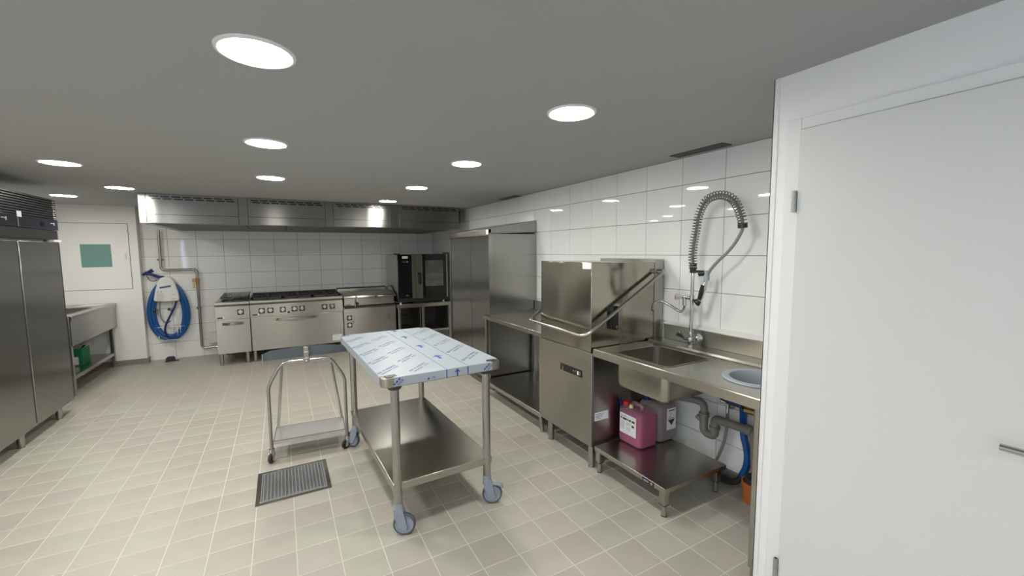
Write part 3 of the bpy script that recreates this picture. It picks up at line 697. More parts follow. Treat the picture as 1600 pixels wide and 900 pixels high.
# ------------------------------------------------------------------ pre-rinse spray tap
fx = 2.461
t = thing('spray_tap', 'tall chrome pre-rinse spray tap with black coil spring behind the basin', 'tap', (fx, 1.888, sz+.014))
part('body', MB().cyl((fx, 1.888, sz+.0145), (fx, 1.888, sz+.022), .028, seg=20).cyl((fx, 1.888, sz+.022), (fx, 1.888, .99), .018, seg=18).cyl((fx, 1.835, .935), (fx, 1.945, .935), .013, seg=14).sphere((fx, 1.888, .935), .025, 14), 'chrome', t)
for s in (-1, 1):
    M = Matrix.Translation((fx-.012, 1.888+s*.05, .94)) @ Matrix.Rotation(s*-.9, 4, 'X') @ Matrix.Rotation(-.25, 4, 'Y')
    part('valve_handle', MB().lathe([(.008, 0), (.011, .012), (.021, .028), (.026, .045), (.02, .05), (.0001, .052)], seg=8, M=M.to_3x3()).xf(Matrix.Translation(M.translation)), 'chrome', t)
part('riser', MB().cyl((fx, 1.888, .98), (fx, 1.886, 1.42), .0115, seg=16), 'chrome', t)
clamp = part('clamp', MB().cyl((fx, 1.886, 1.395), (fx, 1.886, 1.425), .021, seg=18).cyl((fx, 1.886, 1.425), (fx, 1.886, 1.435), .026, seg=18).cyl((fx, 1.886, 1.438), (fx, 1.886, 1.462), .023, seg=18).box(fx-.012, fx+.012, 1.80, 1.88, 1.398, 1.415).cyl((fx, 1.835, 1.392), (fx, 1.785, 1.398), .018, seg=14), 'black_plastic', t)
part('hook', MB().rbox(fx-.016, fx+.016, 1.765, 1.795, 1.35, 1.415, .01, 'z', 4), 'ring_plastic', clamp)
arch = smooth_path([(fx, 1.886, 1.44), (fx, 1.893, 1.51), (fx, 1.886, 1.60), (fx, 1.87, 1.69), (fx, 1.852, 1.787), (fx, 1.803, 1.872), (fx, 1.72, 1.898), (fx, 1.638, 1.876), (fx, 1.588, 1.82), (fx, 1.556, 1.74), (fx, 1.547, 1.69)], 10)
part('inner_hose', MB().tube(arch, .0095, 10), 'hose_grey', t)
# coil spring along the arch
dist = [0]
for i in range(1, len(arch)): dist.append(dist[-1]+(arch[i]-arch[i-1]).length)
Ltot = dist[-1]; turns = 44; coil = []; steps = turns*12
def along(s):
    for i in range(1, len(arch)):
        if dist[i] >= s:
            u = (s-dist[i-1])/(dist[i]-dist[i-1]+1e-9); return arch[i-1].lerp(arch[i], u), (arch[i]-arch[i-1]).normalized()
    return arch[-1], (arch[-1]-arch[-2]).normalized()
for k in range(steps+1):
    p, d_ = along(Ltot*k/steps*.995); a = Vector((1, 0, 0)); b = d_.cross(a)
    an = 2*PI*k/12; coil.append(p+(a*math.cos(an)+b*math.sin(an))*.0262)
part('coil_spring', MB().tube(coil, .0030, 6), 'spring', t)
part('collar', MB().cyl((fx, 1.549, 1.71), (fx, 1.547, 1.682), .027, seg=18), 'black_plastic', t)
part('drop_hose', MB().tube(smooth_path([(fx, 1.547, 1.69), (fx, 1.556, 1.655), (fx, 1.594, 1.59), (fx, 1.645, 1.53), (fx, 1.70, 1.48), (fx, 1.755, 1.42), (fx, 1.779, 1.37), (fx, 1.785, 1.345)]), .0095, 10), 'hose_grey', t)
gun = part('spray_gun', MB().tube([(fx, 1.782, 1.36), (fx, 1.788, 1.335), (fx, 1.792, 1.325), (fx, 1.80, 1.30), (fx, 1.82, 1.23), (fx, 1.829, 1.21)], [.012, .013, .016, .019, .016, .015], 14), 'chrome', t)
part('grip', MB().tube([(fx-.012, 1.797, 1.318), (fx-.014, 1.808, 1.27), (fx-.012, 1.822, 1.222)], [.013, .015, .012], 12), 'black_plastic', gun)
part('spray_head', MB().cyl((fx, 1.829, 1.212), (fx-.004, 1.845, 1.197), .016, .026, seg=18).cyl((fx-.004, 1.845, 1.197), (fx-.008, 1.852, 1.190), .027, .025, seg=18), 'black_plastic', gun)
sp = part('swivel_spout', MB().tube(smooth_path([(2.461, 1.950, 1.215), (2.461, 1.945, 1.160), (2.431, 1.938, 1.132), (2.401, 1.942, 1.131), (2.371, 1.995, 1.167), (2.341, 2.036, 1.191), (2.312, 2.057, 1.191), (2.282, 2.063, 1.170), (2.252, 2.042, 1.134)]), .0095, 12), 'chrome', t)
part('spout_valve', MB().cyl((fx, 1.888, 1.222), (fx, 1.96, 1.222), .012, seg=14).cyl((fx, 1.946, 1.165), (fx, 1.948, 1.225), .014, seg=14).cyl((fx, 1.888, 1.205), (fx, 1.888, 1.24), .017, seg=16), 'chrome', sp)
KM = Matrix.Translation((fx-.012, 1.955, 1.222)) @ Vector((-.62, .75, .05)).to_track_quat('Z', 'Y').to_matrix().to_4x4()
part('spout_knob', MB().lathe([(.009, 0), (.013, .012), (.024, .026), (.029, .046), (.0001, .047)], seg=3).xf(KM), 'chrome', sp)
part('hot_cap', MB().lathe([(.019, .0472), (.015, .052), (.0001, .052)], seg=12).xf(KM), 'red_plastic', sp)

# ------------------------------------------------------------------ plumbing below the sink
px_ = 2.47
t = thing('siphon_trap', 'grey plastic siphon trap and waste pipe below the sink table', 'pipe', (px_, 1.7, .3))
part('inlet_pipe', MB().tube(bend_path([(2.30, 1.95, .60), (2.36, 1.93, .535), (px_, 1.85, .515), (px_, 1.772, .515), (px_, 1.772, .40)], .05, 6), .024, 14), 'drain_plastic', t)
part('trap_bend', MB().tube(bend_path([(px_, 1.772, .44), (px_, 1.772, .315), (px_, 1.69, .315), (px_, 1.69, .38)], .05, 6), .027, 14), 'drain_plastic', t)
part('union_nut', MB().cyl((px_, 1.772, .425), (px_, 1.772, .45), .034, seg=12), 'drain_plastic', t); part('union_nut', MB().cyl((px_, 1.69, .365), (px_, 1.69, .385), .034, seg=12), 'drain_plastic', t)
part('side_inlet', MB().cyl((px_, 1.775, .385), (px_-.02, 1.815, .42), .017, seg=12), 'drain_plastic', t)
part('waste_pipe', MB().tube(bend_path([(px_, 1.69, .37), (px_, 1.69, .437), (px_, 1.425, .445), (px_, 1.41, .20)], .05, 6), .027, 14), 'drain_plastic', t)
part('pipe_socket', MB().cyl((px_, 1.475, .443), (px_, 1.435, .444), .034, seg=14), 'drain_plastic', t)
t = thing('angle_valve', 'small chrome angle valve on the tiled wall under the sink', 'valve', (2.56, 1.62, .53))
part('body', MB().cyl((2.582, 1.63, .545), (2.50, 1.63, .545), .012, seg=12).cyl((2.575, 1.63, .545), (2.581, 1.63, .545), .028, seg=18).cyl((2.51, 1.63, .545), (2.51, 1.63, .49), .011, seg=12), 'chrome', t)
part('valve_knob', MB().lathe([(.0001, 0), (.022, .004), (.026, .02), (.02, .026), (.0001, .027)], seg=8, M=Matrix.Rotation(PI/2, 3, 'X')).xf(Matrix.Translation((2.50, 1.61, .55))), 'chrome', t)
part('outlet', MB().cyl((2.51, 1.64, .555), (2.51, 1.68, .56), .014, .018, seg=12), 'chrome', t)
single('braided_hose', MB().tube(smooth_path([(2.51, 1.63, .49), (2.512, 1.632, .43), (2.515, 1.642, .33), (2.52, 1.665, .24), (2.53, 1.71, .13), (2.53, 1.76, .05)]), .0095, 10), 'hose_grey', 'thin grey braided hose hanging from the angle valve', 'hose', (2.52, 1.66, .05))
t = thing('wall_valve', 'brass stop valve with a blue handle under the right end of the sink', 'valve', (2.55, 1.5, .56))
part('body', MB().cyl((2.582, 1.47, .58), (2.47, 1.47, .565), .016, seg=12).cyl((2.47, 1.49, .565), (2.47, 1.40, .57), .018, seg=12), 'brass', t)
part('lever', MB().rbox(2.44, 2.46, 1.50, 1.60, .575, .60, .006, 'x', 3), 'navy_plastic', t)
part('union', MB().cyl((2.475, 1.49, .567), (2.505, 1.525, .557), .022, seg=10), 'black_plastic', t)
t = thing('water_hose', 'blue water hose with black end curving down to the floor under the sink', 'hose', (2.527, 1.6, .001))
part('tube', MB().tube(smooth_path([(2.505, 1.525, .555), (2.525, 1.534, .50), (2.527, 1.531, .43), (2.527, 1.525, .365), (2.527, 1.507, .303), (2.527, 1.496, .241), (2.527, 1.503, .169), (2.527, 1.527, .107)]), .0215, 12), 'blue_hose', t)
part('black_end', MB().tube(smooth_path([(2.527, 1.525, .11), (2.527, 1.55, .064), (2.525, 1.59, .032), (2.525, 1.65, .02), (2.525, 1.73, .02), (2.53, 1.84, .02)]), .019, 12), 'rubber', t)
t = thing('floor_pipe', 'orange drain pipe stub in the floor with a black pipe standing in it', 'pipe', (2.48, 1.41, 0))
part('socket', MB().lathe([(.062, .0), (.072, .0), (.072, .10), (.079, .105), (.079, .135), (.070, .135), (.062, .12), (.062, .0)], (2.48, 1.41, 0), 32), 'orange_pipe', t)
part('inner_pipe', MB().cyl((2.48, 1.41, .03), (2.48, 1.41, .16), .061, seg=28).cyl((2.485, 1.395, .16), (2.485, 1.395, .34), .042, seg=24), 'rubber', t)
part('mortar_ring', MB().lathe([(.072, .012), (.088, .007), (.1, .0)], (2.48, 1.41, 0), 24), 'mortar', t)
# ------------------------------------------------------------------ rolling table covered in film
t = thing('rolling_table', 'stainless rolling table, its top wrapped in printed blue protective film', 'table', (.755, 2.79, 0), math.radians(1.9), local=True)
tx0, tx1, ty0, ty1, tz = -.347, .357, -.622, .712, .90
part('top', MB().rbox(tx0, tx1, ty0, ty1, tz-.052, tz-.001, .035, 'z', 6), 'steel', t, .004)
cc = .062; dd = .056
plus = [(tx0+cc, ty0-.0012), (tx1-cc, ty0-.0012), (tx1-cc, ty0+dd), (tx1+.0012, ty0+dd), (tx1+.0012, ty1-dd), (tx1-cc, ty1-dd), (tx1-cc, ty1+.0012), (tx0+cc, ty1+.0012), (tx0+cc, ty1-dd), (tx0-.0012, ty1-dd), (tx0-.0012, ty0+dd), (tx0+cc, ty0+dd)]
flm = part('protective_film', MB().prism(plus, 'z', tz-.049, tz+.0008), 'film', t, .002)
part('corner_flap', MB().prism([(tx0+.03, ty0+.012), (tx0+.085, ty0+.02), (tx0+.08, ty0+.06), (tx0+.02, ty0+.055)], 'z', tz, tz+.0016), 'dark_steel', t)
part('corner_flap', MB().prism([(tx1-.09, ty0+.018), (tx1-.03, ty0+.01), (tx1-.02, ty0+.055), (tx1-.075, ty0+.055)], 'z', tz, tz+.0016), 'dark_steel', t)
zf = tz+.0014
part('film_line', box(.006, .0095, ty0+.003, ty1-.003, zf-.0006, zf), 'pale_blue_ink', flm); part('film_line', box(.136, .1395, ty0+.003, ty1-.003, zf-.0006, zf), 'pale_blue_ink', flm)
part('film_line', box(.005, .0105, ty0-.0022, ty0-.0012, tz-.048, tz-.002), 'blue_ink', flm); part('film_line', box(.134, .1395, ty0-.0022, ty0-.0012, tz-.048, tz-.002), 'blue_ink', flm)
def arrow(o, ex, ey, s):
    M = frame_M(o, ex, ey); p = [(-.1, -.5), (.1, -.5), (.1, .12), (.38, .05), (0, .5), (-.38, .05), (-.1, .12)]
    return MB().add([tuple(M @ Vector((x*s, y*s, 0))) for x, y in p], [tuple(range(7))])
for y in (-.338, .007, .368, .69): part('film_arrow', arrow((.067, y-.02 if y > .6 else y, zf), (1, 0, 0), (0, 1, 0), .095), 'blue_ink', flm)
part('film_arrow', arrow((.071, ty0-.0024, tz-.027), (1, 0, 0), (0, 0, 1), .046), 'blue_ink', flm)
def print_block(M, wide, m, s=1):
    """two lines of small print; only the word LASER can be made out in the photograph"""
    mb = MB()
    def bar(x0, x1, y0, y1): mb.add([tuple(M @ Vector(v)) for v in ((x0, y0, 0), (x1, y0, 0), (x1, y1, 0), (x0, y1, 0))], [(0, 1, 2, 3)])
    rs = random.Random(5); x = -wide/2
    while x < wide/2-.008*s:
        w = rs.choice((.005, .007, .009))*s
        if rs.random() > .12: bar(x, x+w, .007*s, .016*s)
        x += w+.002*s
    mb.join(text_mb('LASER', .018*s, M @ Matrix.Translation((wide*.27, -.010*s, 0))))
    x = -wide/2
    while x < wide*.02:
        w = rs.choice((.005, .007))*s; bar(x, x+w, -.015*s, -.006*s); x += w+.003*s
    return mb
diag = Vector((1, 1, 0))
pb0 = print_block(Matrix.Identity(4), .185, None, 1.3)
def put(x, y, m='pale_blue_ink'):
    M = frame_M((x, y, zf), (1, 1, 0), (-1, 1, 0))
    part('film_print', MB().join(pb0).xf(M), m, flm)
for k in range(5): put(-.268, -.456+.239*k)
for k in range(6):
    if k < 5: put(-.104, -.496+.234*k)
for k in range(5):
    put(.262, -.415+.2345*k)
    part('film_dot', MB().cyl((.168, -.49+.2345*k, zf-.0004), (.168, -.49+.2345*k, zf), .013, seg=12), 'pale_blue_ink', flm)
for x, n in ((-.262, .085), (-.075, .045), (.268, .07)):
    M = frame_M((x, ty0-.0022, tz-.026), (1, 0, .9), (-.9, 0, 1))
    mb = text_mb('LASER' if n > .05 else 'SE', .019, M @ Matrix.Translation((0, -.009, 0)))
    for q in range(3 if n > .05 else 1):
        mb.add([tuple(M @ Vector(v)) for v in ((-.03+q*.018, .004, 0), (-.017+q*.018, .004, 0), (-.017+q*.018, .013, 0), (-.03+q*.018, .013, 0))], [(0, 1, 2, 3)])
    part('film_print', mb, 'blue_ink', flm)
legs = ((-.272, -.572), (.277, -.572), (-.272, .645), (.277, .645))
part('under_frame', MB().box(-.25, .255, -.50, -.46, tz-.075, tz-.052).box(-.25, .255, .55, .59, tz-.075, tz-.052).box(-.25, -.21, -.46, .55, tz-.075, tz-.052).box(.215, .255, -.46, .55, tz-.075, tz-.052), 'dark_steel', t, .002)
part('shelf', MB().box(-.30, .305, -.585, .66, .255, .30), 'steel_flat', t, .004)
def caster(parent, x, y, z1, r, w, ang, fork_m, wheel_m, tyre_m, brake, off=.03):
    """swivel caster below a leg: wheel rolling along direction ang"""
    R = Matrix.Rotation(ang, 4, 'Z'); B = Matrix.Translation((x, y, 0)) @ R
    c = part('caster', MB().cyl((0, 0, z1-.055), (0, 0, z1), w*.95, w*.85, seg=18).xf(B), fork_m, parent)
    for s in (-1, 1):
        pts = [(-w*.8, z1-.03), (w*.8, z1-.03), (off+w*.6, r*.9), (off+w*.45, r*.55), (off-w*.5, r*.6), (-w*.7, r*1.7)]
        mb = MB().prism(pts, 'y', s*(w*.55), s*(w*.55+.007)); part('fork', mb.xf(B), fork_m, c, .002)
    M3 = Matrix.Rotation(PI/2, 3, 'X')
    wh = MB().lathe([(r*.14, -w*.42), (r*.3, -w*.42), (r*.62, -w*.3), (r*.72, -w*.42), (r*.80, -w*.42), (r*.80, w*.42), (r*.72, w*.42), (r*.62, w*.3), (r*.3, w*.42), (r*.14, w*.42)], (off, 0, r), 28, M3)
    part('wheel', wh.xf(B), wheel_m, c)
    ty = MB().lathe([(r*.79, -w*.4), (r*.9, -w*.45), (r*.97, -w*.32), (r, 0), (r*.97, w*.32), (r*.9, w*.45), (r*.79, w*.4)], (off, 0, r), 28, M3)
    part('tyre', ty.xf(B), tyre_m, c)
    part('axle', MB().cyl((off, -w*.62-.007, r), (off, w*.62+.007, r), r*.16, seg=12).xf(B), fork_m, c)
    if brake:
        part('brake_lever', MB().prism([(off, r*2.05), (off+r*.9, r*1.95), (off+r*1.12, r*1.6), (off+r*.95, r*1.55), (off+r*.55, r*1.85), (off, r*1.9)], 'y', -w*.5, w*.5).xf(B), fork_m, c, .002)
for k, (lx, ly) in enumerate(legs):
    part('leg', MB().cyl((lx, ly, .16), (lx, ly, tz-.052), .0235, seg=22), 'steel_tube', t)
    part('leg_collar', MB().cyl((lx, ly, tz-.075), (lx, ly, tz-.052), .034, .045, seg=18), 'dark_steel', t)
    caster(t, lx, ly, .185, .0625, .03, (-.45, -.42, 2.3, .6)[k], 'caster_grey', 'caster_grey', 'caster_tyre', k == 1)

# ------------------------------------------------------------------ small tube trolley (bag holder)
t = thing('bag_trolley', 'small bent steel tube trolley with a low plate and two castors, beside the rolling table', 'trolley', (.14, 3.47, 0), math.radians(-4.2), local=True)
W2 = .262
part('arch_tube', MB().tube(bend_path([(-W2, 0, .085), (-W2, 0, .575), (-.165, 0, .745), (.165, 0, .745), (W2, 0, .575), (W2, 0, .085)], .05, 6), .0125, 14), 'steel_tube', t)
for s in (-1, 1): part('brace_leg', MB().tube([(s*.165, .012, .735), (s*.20, .14, .45), (s*.235, .262, .165)], .011, 12), 'steel_tube', t)
part('base_plate', MB().box(-.25, .25, .0, .285, .150, .154).box(-.25, .25, .0, .004, .128, .154).box(-.25, .25, .281, .285, .128, .154).box(-.25, -.246, .004, .281, .128, .154).box(.246, .25, .004, .281, .128, .154), 'steel_bright', t)
cl = part('lid_clamp', MB().box(-.022, .022, -.018, .02, .728, .765).box(-.018, .018, .0, .02, .765, .845).box(-.02, .02, -.006, .0, .79, .81).cyl((0, -.02, .735), (0, -.03, .735), .012), 'steel_tube', t, .003)
part('lid_rim', MB().prism([(-.285, .762), (-.285, .812), (-.24, .832), (-.05, .846), (.12, .846), (.285, .822), (.285, .772)], 'y', .03, .036), 'blue_panel', t)
part('rim_end', box(-.292, -.284, .012, .04, .757, .812), 'steel_tube', t); part('rim_end', box(.284, .292, .012, .04, .765, .822), 'steel_tube', t)
for s in (-1, 1): caster(t, s*W2, 0, .10, .036, .022, -1.9 if s < 0 else -2.5, 'chrome', 'rubber', 'rubber', False, .018)

# ------------------------------------------------------------------ floor drain
gx0, gx1, gy0, gy1 = -.207, .228, 2.893, 3.331
t = thing('floor_drain', 'square steel floor drain grating set in the tiles', 'drain', (.01, 3.11, 0))
part('tray', box(gx0+.004, gx1-.004, gy0+.004, gy1-.004, -.0006, -.0002), 'rubber', t)
part('frame', MB().box(gx0, gx1, gy0, gy0+.022, -.001, .004).box(gx0, gx1, gy1-.022, gy1, -.001, .004).box(gx0, gx0+.022, gy0+.022, gy1-.022, -.001, .004).box(gx1-.022, gx1, gy0+.022, gy1-.022, -.001, .004), 'steel_flat', t)
ax0, ax1, ay0, ay1 = gx0+.03, gx1-.03, gy0+.03, gy1-.03
part('rim', MB().box(ax0-.004, ax1+.004, ay0-.004, ay0, 0, .005).box(ax0-.004, ax1+.004, ay1, ay1+.004, 0, .005).box(ax0-.004, ax0, ay0, ay1, 0, .005).box(ax1, ax1+.004, ay0, ay1, 0, .005), 'galvanised', t)
for k in range(18):
    x = ax0+(ax1-ax0)*(k+.5)/18; part('bar', box(x-.0018, x+.0018, ay0, ay1, 0, .0045), 'galvanised', t)
cb = MB()
for k in range(26):
    y = ay0+(ay1-ay0)*(k+.5)/26; cb.box(ax0, ax1, y-.0016, y+.0016, 0, .0043)
part('cross_bars', cb, 'galvanised', t, kind='stuff')

# ------------------------------------------------------------------ refrigerator on the left
rx, ry0, ry1, rs_ = -1.86, 4.215, 5.69, 4.952
t = thing('refrigerator', 'tall two door steel refrigerator with a dark louvred top, at the left edge', 'refrigerator', (-2.25, 4.95, 0))
part('cabinet', MB().box(XL+.02, rx-.05, ry0, ry1, .125, 2.08), 'steel_upright', t, .003)
for a, b in ((ry0+.004, rs_-.006), (rs_+.006, ry1-.004)):
    d = part('door', MB().box(rx-.048, rx, a, b, .115, 1.672), 'steel_upright', t, .006)
    part('handle_recess', MB().box(rx-.012, rx+.001, b-.022, b-.002, .14, 1.66), 'dark_steel', d, .002)
part('glint_strip', box(rx-.04, rx+.012, ry1-.14, ry1+.01, 1.676, 1.692), 'white_plastic', t)  # white strip stands in for a small reflection at the refrigerator's far edge
part('head_panel', MB().box(rx-.05, rx-.006, ry0, ry1, 1.695, 1.782), 'dark_steel', t, .003)
cs = part('control_strip', MB().box(rx-.05, rx+.002, ry0, ry1, 1.785, 1.885), 'dark_blue_black', t, .003)
part('sticker', box(rx+.002, rx+.0035, rs_-.0+.02, rs_+.09, 1.868, 1.915), 'paper', cs)
part('strip_seam', box(rx+.002, rx+.003, rs_+.028, rs_+.034, 1.79, 1.868), 'grey_ink', cs)
for y in (4.80, 5.60): part('maker_mark', MB().box(rx+.002, rx+.003, y-.06, y, 1.842, 1.850).box(rx+.002, rx+.003, y, y+.02, 1.828, 1.856), 'grey_ink', cs)
for y in (4.62, 5.38): part('display', box(rx+.002, rx+.003, y-.04, y+.04, 1.81, 1.85), 'black_glass', cs)
part('grille_backing', box(rx-.05, rx-.022, ry0, ry1, 1.888, 2.08), 'black_plastic', t)
for k in range(9):
    z = 1.893+.0208*k; part('louvre', MB().prism([(rx-.022, z+.006), (rx-.002, z), (rx-.002, z+.011), (rx-.022, z+.017)], 'y', ry0, ry1), 'dark_steel', t)
for lx in (rx-.04, XL+.12):
    for ly in (4.30, 4.77, 5.44): leg(t, lx, ly, .125, .024)

# ------------------------------------------------------------------ sink table on the left
lx0, lx1, ly0, ly1, lz = XL+.03, -1.995, 6.22, 7.64, .885
t = thing('pot_sink_table', 'steel sink table with deep apron against the white wall, left', 'sink', (-2.35, 6.93, 0))
c0, c1, q0, q1 = lx0+.10, lx1-.11, 6.50, 7.18
part('top', MB().box(lx0, c0, ly0, ly1, lz-.004, lz).box(c1, lx1-.01, ly0, ly1, lz-.004, lz).box(c0, c1, ly0, q0, lz-.004, lz).box(c0, c1, q1, ly1, lz-.004, lz), 'steel_flat', t)
part('apron', MB().prism([(lx1-.014, .56), (lx1-.03, .56), (lx1-.03, lz-.002), (lx1-.012, lz+.002), (lx1, lz-.006), (lx1-.002, lz-.04), (lx1-.014, lz-.06)], 'y', ly0, ly1).box(lx0, lx1-.03, ly0, ly0+.01, .56, lz-.004).box(lx0, lx1-.03, ly1-.01, ly1, .56, lz-.004), 'steel', t, .003)
o = part('basin', tub(c0, c1, q0, q1, .62, lz, .05, .04), 'steel_flat', t); sm = o.modifiers.new('solid', 'SOLIDIFY'); sm.thickness = .002; sm.offset = 0
part('shelf', MB().box(lx0+.03, lx1-.055, ly0+.02, ly1-.02, .175, .20).box(lx1-.075, lx1-.05, ly0+.02, ly1-.02, .168, .212), 'steel_flat', t, .002)
for lx in (lx0+.02, lx1-.085):
    for ly in (ly0+.05, ly1-.075): part('leg', MB().rbox(lx, lx+.04, ly, ly+.04, .03, .57, .004).cyl((lx+.02, ly+.02, 0), (lx+.02, ly+.02, .03), .016), 'steel_tube', t)
t = thing('paper_sheet', 'flat white sheet lying on the rim of the left sink table', 'paper', (-2.17, 7.45, lz))
t.name = 'paper_sheet'
part('sheet', MB().prism([(-2.30, 7.34), (-2.07, 7.36), (-2.05, 7.52), (-2.27, 7.54)], 'z', lz+.002, lz+.005), 'paper', t)
t = thing('carton', 'green cardboard box with open flaps on the shelf under the left sink', 'box', (-2.26, 7.08, .20))
part('carton_body', MB().box(-2.43, -2.165, 6.92, 6.924, .2, .415).box(-2.43, -2.165, 7.156, 7.16, .2, .415).box(-2.43, -2.426, 6.924, 7.156, .2, .415).box(-2.169, -2.165, 6.924, 7.156, .2, .415).box(-2.43, -2.165, 6.924, 7.156, .2, .204), 'green_card', t)
part('label', box(-2.40, -2.20, 6.9185, 6.9198, .215, .312), 'paper', t)
part('flap', MB().prism([(-2.43, .415), (-2.30, .485), (-2.298, .482), (-2.428, .412)], 'y', 6.93, 7.15), 'card', t)
part('flap', MB().add([(-2.42, 6.923, .416), (-2.175, 6.923, .416), (-2.155, 7.09, .50), (-2.40, 7.09, .50), (-2.42, 6.926, .413), (-2.175, 6.926, .413), (-2.155, 7.093, .497), (-2.40, 7.093, .497)], [(0,1,2,3),(4,7,6,5),(0,4,5,1),(1,5,6,2),(2,6,7,3),(3,7,4,0)]), 'card', t)
part('flap', MB().prism([(-2.169, .413), (-2.115, .47), (-2.113, .468), (-2.166, .411)], 'y', 7.0, 7.15), 'card', t)

# ------------------------------------------------------------------ access hatch in the white wall
t = thing('wall_hatch', 'white access hatch with a green plate in the wall above the left sink', 'hatch', (-2.12, YW, 1.07))
hx0, hx1, hz0, hz1 = -2.62, -1.815, 1.075, 1.968
part('gap', MB().box(hx0-.005, hx1+.005, YW-.001, YW-.0002, hz0-.004, hz0+.002).box(hx0-.005, hx1+.005, YW-.001, YW-.0002, hz1-.002, hz1+.005).box(hx0-.005, hx0, YW-.001, YW-.0002, hz0, hz1).box(hx1, hx1+.005, YW-.001, YW-.0002, hz0, hz1), 'dark_steel', t)
part('leaf', box(hx0, hx1, YW-.008, YW-.0005, hz0, hz1), 'plaster', t, .002)
gp = part('green_plate', MB().box(-2.308, -2.003, YW-.011, YW-.008, 1.382, 1.688), 'green_plate', t, .001)
for x in (-2.297, -2.014): part('plate_screw', MB().cyl((x, YW-.011, 1.535), (x, YW-.013, 1.535), .005, seg=8), 'dark_steel', gp)
part('latch', MB().rbox(-1.866, -1.852, YW-.02, YW-.008, 1.48, 1.57, .006, 'y', 3), 'white_plastic', t)

# ------------------------------------------------------------------ hose station on the back wall
t = thing('hose_station', 'white wall mounted disinfection box with a coiled blue hose', 'hose', (-1.45, 7.72, .25))
prof = [(-1.602, .90), (-1.60, .885), (-1.585, .875), (-1.45, .862), (-1.33, .868), (-1.312, .878), (-1.31, .90), (-1.318, 1.0), (-1.345, 1.12), (-1.37, 1.185), (-1.395, 1.212), (-1.43, 1.225), (-1.475, 1.222), (-1.51, 1.205), (-1.54, 1.16), (-1.575, 1.04)]
bx = part('cover', MB().prism(prof, 'y', 7.655, 7.765), 'white_plastic', t, .012)
part('logo_strip', MB().prism([(-1.525, 1.055), (-1.397, 1.075), (-1.397, 1.102), (-1.523, 1.082)], 'y', 7.6535, 7.655), 'pale_blue_ink', bx)
pm = MB()
for k in range(7): pm.box(-1.565, -1.475-.01*(k % 3), 7.6538, 7.655, .985-.015*k, .989-.015*k)
pm.box(-1.385, -1.35, 7.6538, 7.655, .96, .966).box(-1.40, -1.345, 7.6538, 7.655, .90, .906)
part('print_lines', pm, 'grey_ink', bx)
for x in (-1.548, -1.51): part('print_dot', MB().cyl((x, 7.655, 1.012), (x, 7.6535, 1.012), .009, seg=10), 'grey_ink', bx)
for k in range(5):
    a = .232-.017*k; zc = .71; pts = []
    for i in range(44):
        an = 2*PI*i/44; s_ = math.sin(an); pts.append((-1.45+a*math.cos(an)*(1-.10*s_), 7.705-.012*(k % 2)+.006*k, zc+.02+(.43-.014*k)*s_))
    part('hose_loop', MB().tube(pts, .0175, 10, True), 'blue_hose', t)
part('supply_hose', MB().tube(smooth_path([(-1.35, 7.69, .87), (-1.38, 7.68, .77), (-1.44, 7.67, .64), (-1.49, 7.665, .52), (-1.50, 7.66, .42), (-1.46, 7.67, .33), (-1.38, 7.68, .30)]), .013, 10), 'navy_plastic', t)
part('feed_hose', MB().tube(smooth_path([(-1.545, 7.72, .87), (-1.555, 7.72, .76), (-1.55, 7.71, .66), (-1.52, 7.70, .58), (-1.48, 7.70, .55), (-1.44, 7.70, .58)]), .009, 8), 'hose_grey', t)
for x in (-1.585, -1.42):
    v = part('stop_valve', MB().cyl((x, 7.765, .75), (x, 7.69, .75), .014, seg=12).cyl((x, 7.70, .75), (x, 7.70, .69), .011, seg=12), 'chrome', t)
    part('valve_knob', MB().cyl((x-.012, 7.695, .75), (x-.04, 7.69, .75), .016, .02, seg=10), 'dark_steel', v)
part('coil_hanger', MB().tube([(-1.62, 7.70, .49), (-1.27, 7.70, .49)], .005, 8).tube([(-1.575, 7.66, .305), (-1.345, 7.66, .30)], .005, 8).tube([(-1.36, 7.70, .49), (-1.372, 7.70, .32)], .006, 8).tube([(-1.33, 7.70, .49), (-1.335, 7.70, .33)], .006, 8).tube([(-1.595, 7.75, .49), (-1.575, 7.66, .305)], .004, 6), 'white_plastic', t)
g = part('spray_pistol', MB().tube(smooth_path([(-1.70, 7.69, 1.262), (-1.66, 7.67, 1.285), (-1.62, 7.66, 1.30), (-1.585, 7.66, 1.325)]), [.018]*8+[.022]*8+[.026]*8+[.03], 10).tube(smooth_path([(-1.66, 7.67, 1.275), (-1.60, 7.66, 1.262), (-1.54, 7.68, 1.23), (-1.47, 7.70, 1.215)]), .02, 10), 'navy_plastic', t)
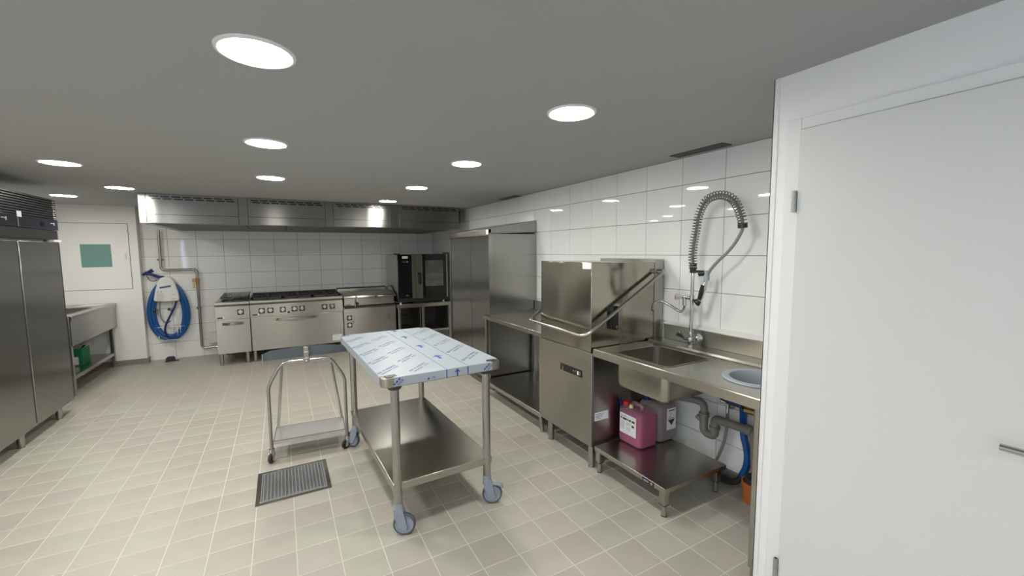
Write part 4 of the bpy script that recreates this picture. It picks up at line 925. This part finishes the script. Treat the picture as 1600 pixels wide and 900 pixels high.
part('trigger_guard', MB().tube(smooth_path([(-1.655, 7.66, 1.25), (-1.63, 7.655, 1.19), (-1.59, 7.66, 1.165), (-1.555, 7.68, 1.18)]), .005, 6), 'rubber', g)

# ------------------------------------------------------------------ pipe on the back wall
t = thing('gas_pipe', 'bare steel pipe with brass valve running down the back wall to the range', 'pipe', (-1.3, 7.72, .13))
part('pipe_run', MB().tube(bend_path([(-1.498, 7.72, 1.90), (-1.505, 7.72, 1.322), (-1.09, 7.72, 1.322), (-1.095, 7.72, .13), (-.82, 7.72, .128)], .05, 6), .0165, 14), 'steel_tube', t)
for x, z in ((-1.503, 1.47), (-1.093, .74)): part('coupling', MB().cyl((x, 7.72, z-.018), (x, 7.72, z+.018), .025, seg=14).box(x-.04, x+.04, 7.725, 7.74, z-.008, z+.008).cyl((x, 7.74, z), (x, 7.7685, z), .007), 'steel_tube', t)
bv = part('ball_valve', MB().cyl((-1.09, 7.72, 1.13), (-1.09, 7.72, 1.19), .025, seg=10).cyl((-1.09, 7.72, 1.09), (-1.09, 7.72, 1.13), .02, seg=14), 'brass', t)
part('valve_lever', MB().box(-1.15, -1.105, 7.69, 7.70, 1.13, 1.18), 'brass', bv, .003); part('valve_tag', MB().box(-1.145, -1.115, 7.688, 7.692, 1.04, 1.12), 'yellow_tag', bv)
part('range_union', MB().cyl((-.92, 7.72, .129), (-.87, 7.72, .129), .026, seg=10), 'chrome', t)
t = thing('junction_box', 'flat grey steel junction box on the wall beside the range', 'box', (-.94, 7.75, .18))
part('cover', MB().box(-1.005, -.865, 7.72, 7.765, .185, .352), 'steel_panel', t, .003)
part('cover_screw', MB().cyl((-.935, 7.72, .335), (-.935, 7.717, .335), .006, seg=8), 'chrome', t)
t = thing('door_stop', 'small black rubber block on the floor below the blue hose', 'stopper', (-1.455, 7.6, 0))
part('block', MB().prism([(-1.505, 0), (-1.405, 0), (-1.408, .055), (-1.425, .068), (-1.485, .068), (-1.502, .055)], 'y', 7.56, 7.64), 'rubber', t, .004)
part('flange', box(-1.52, -1.36, 7.58, 7.66, 0, .004), 'rubber', t)
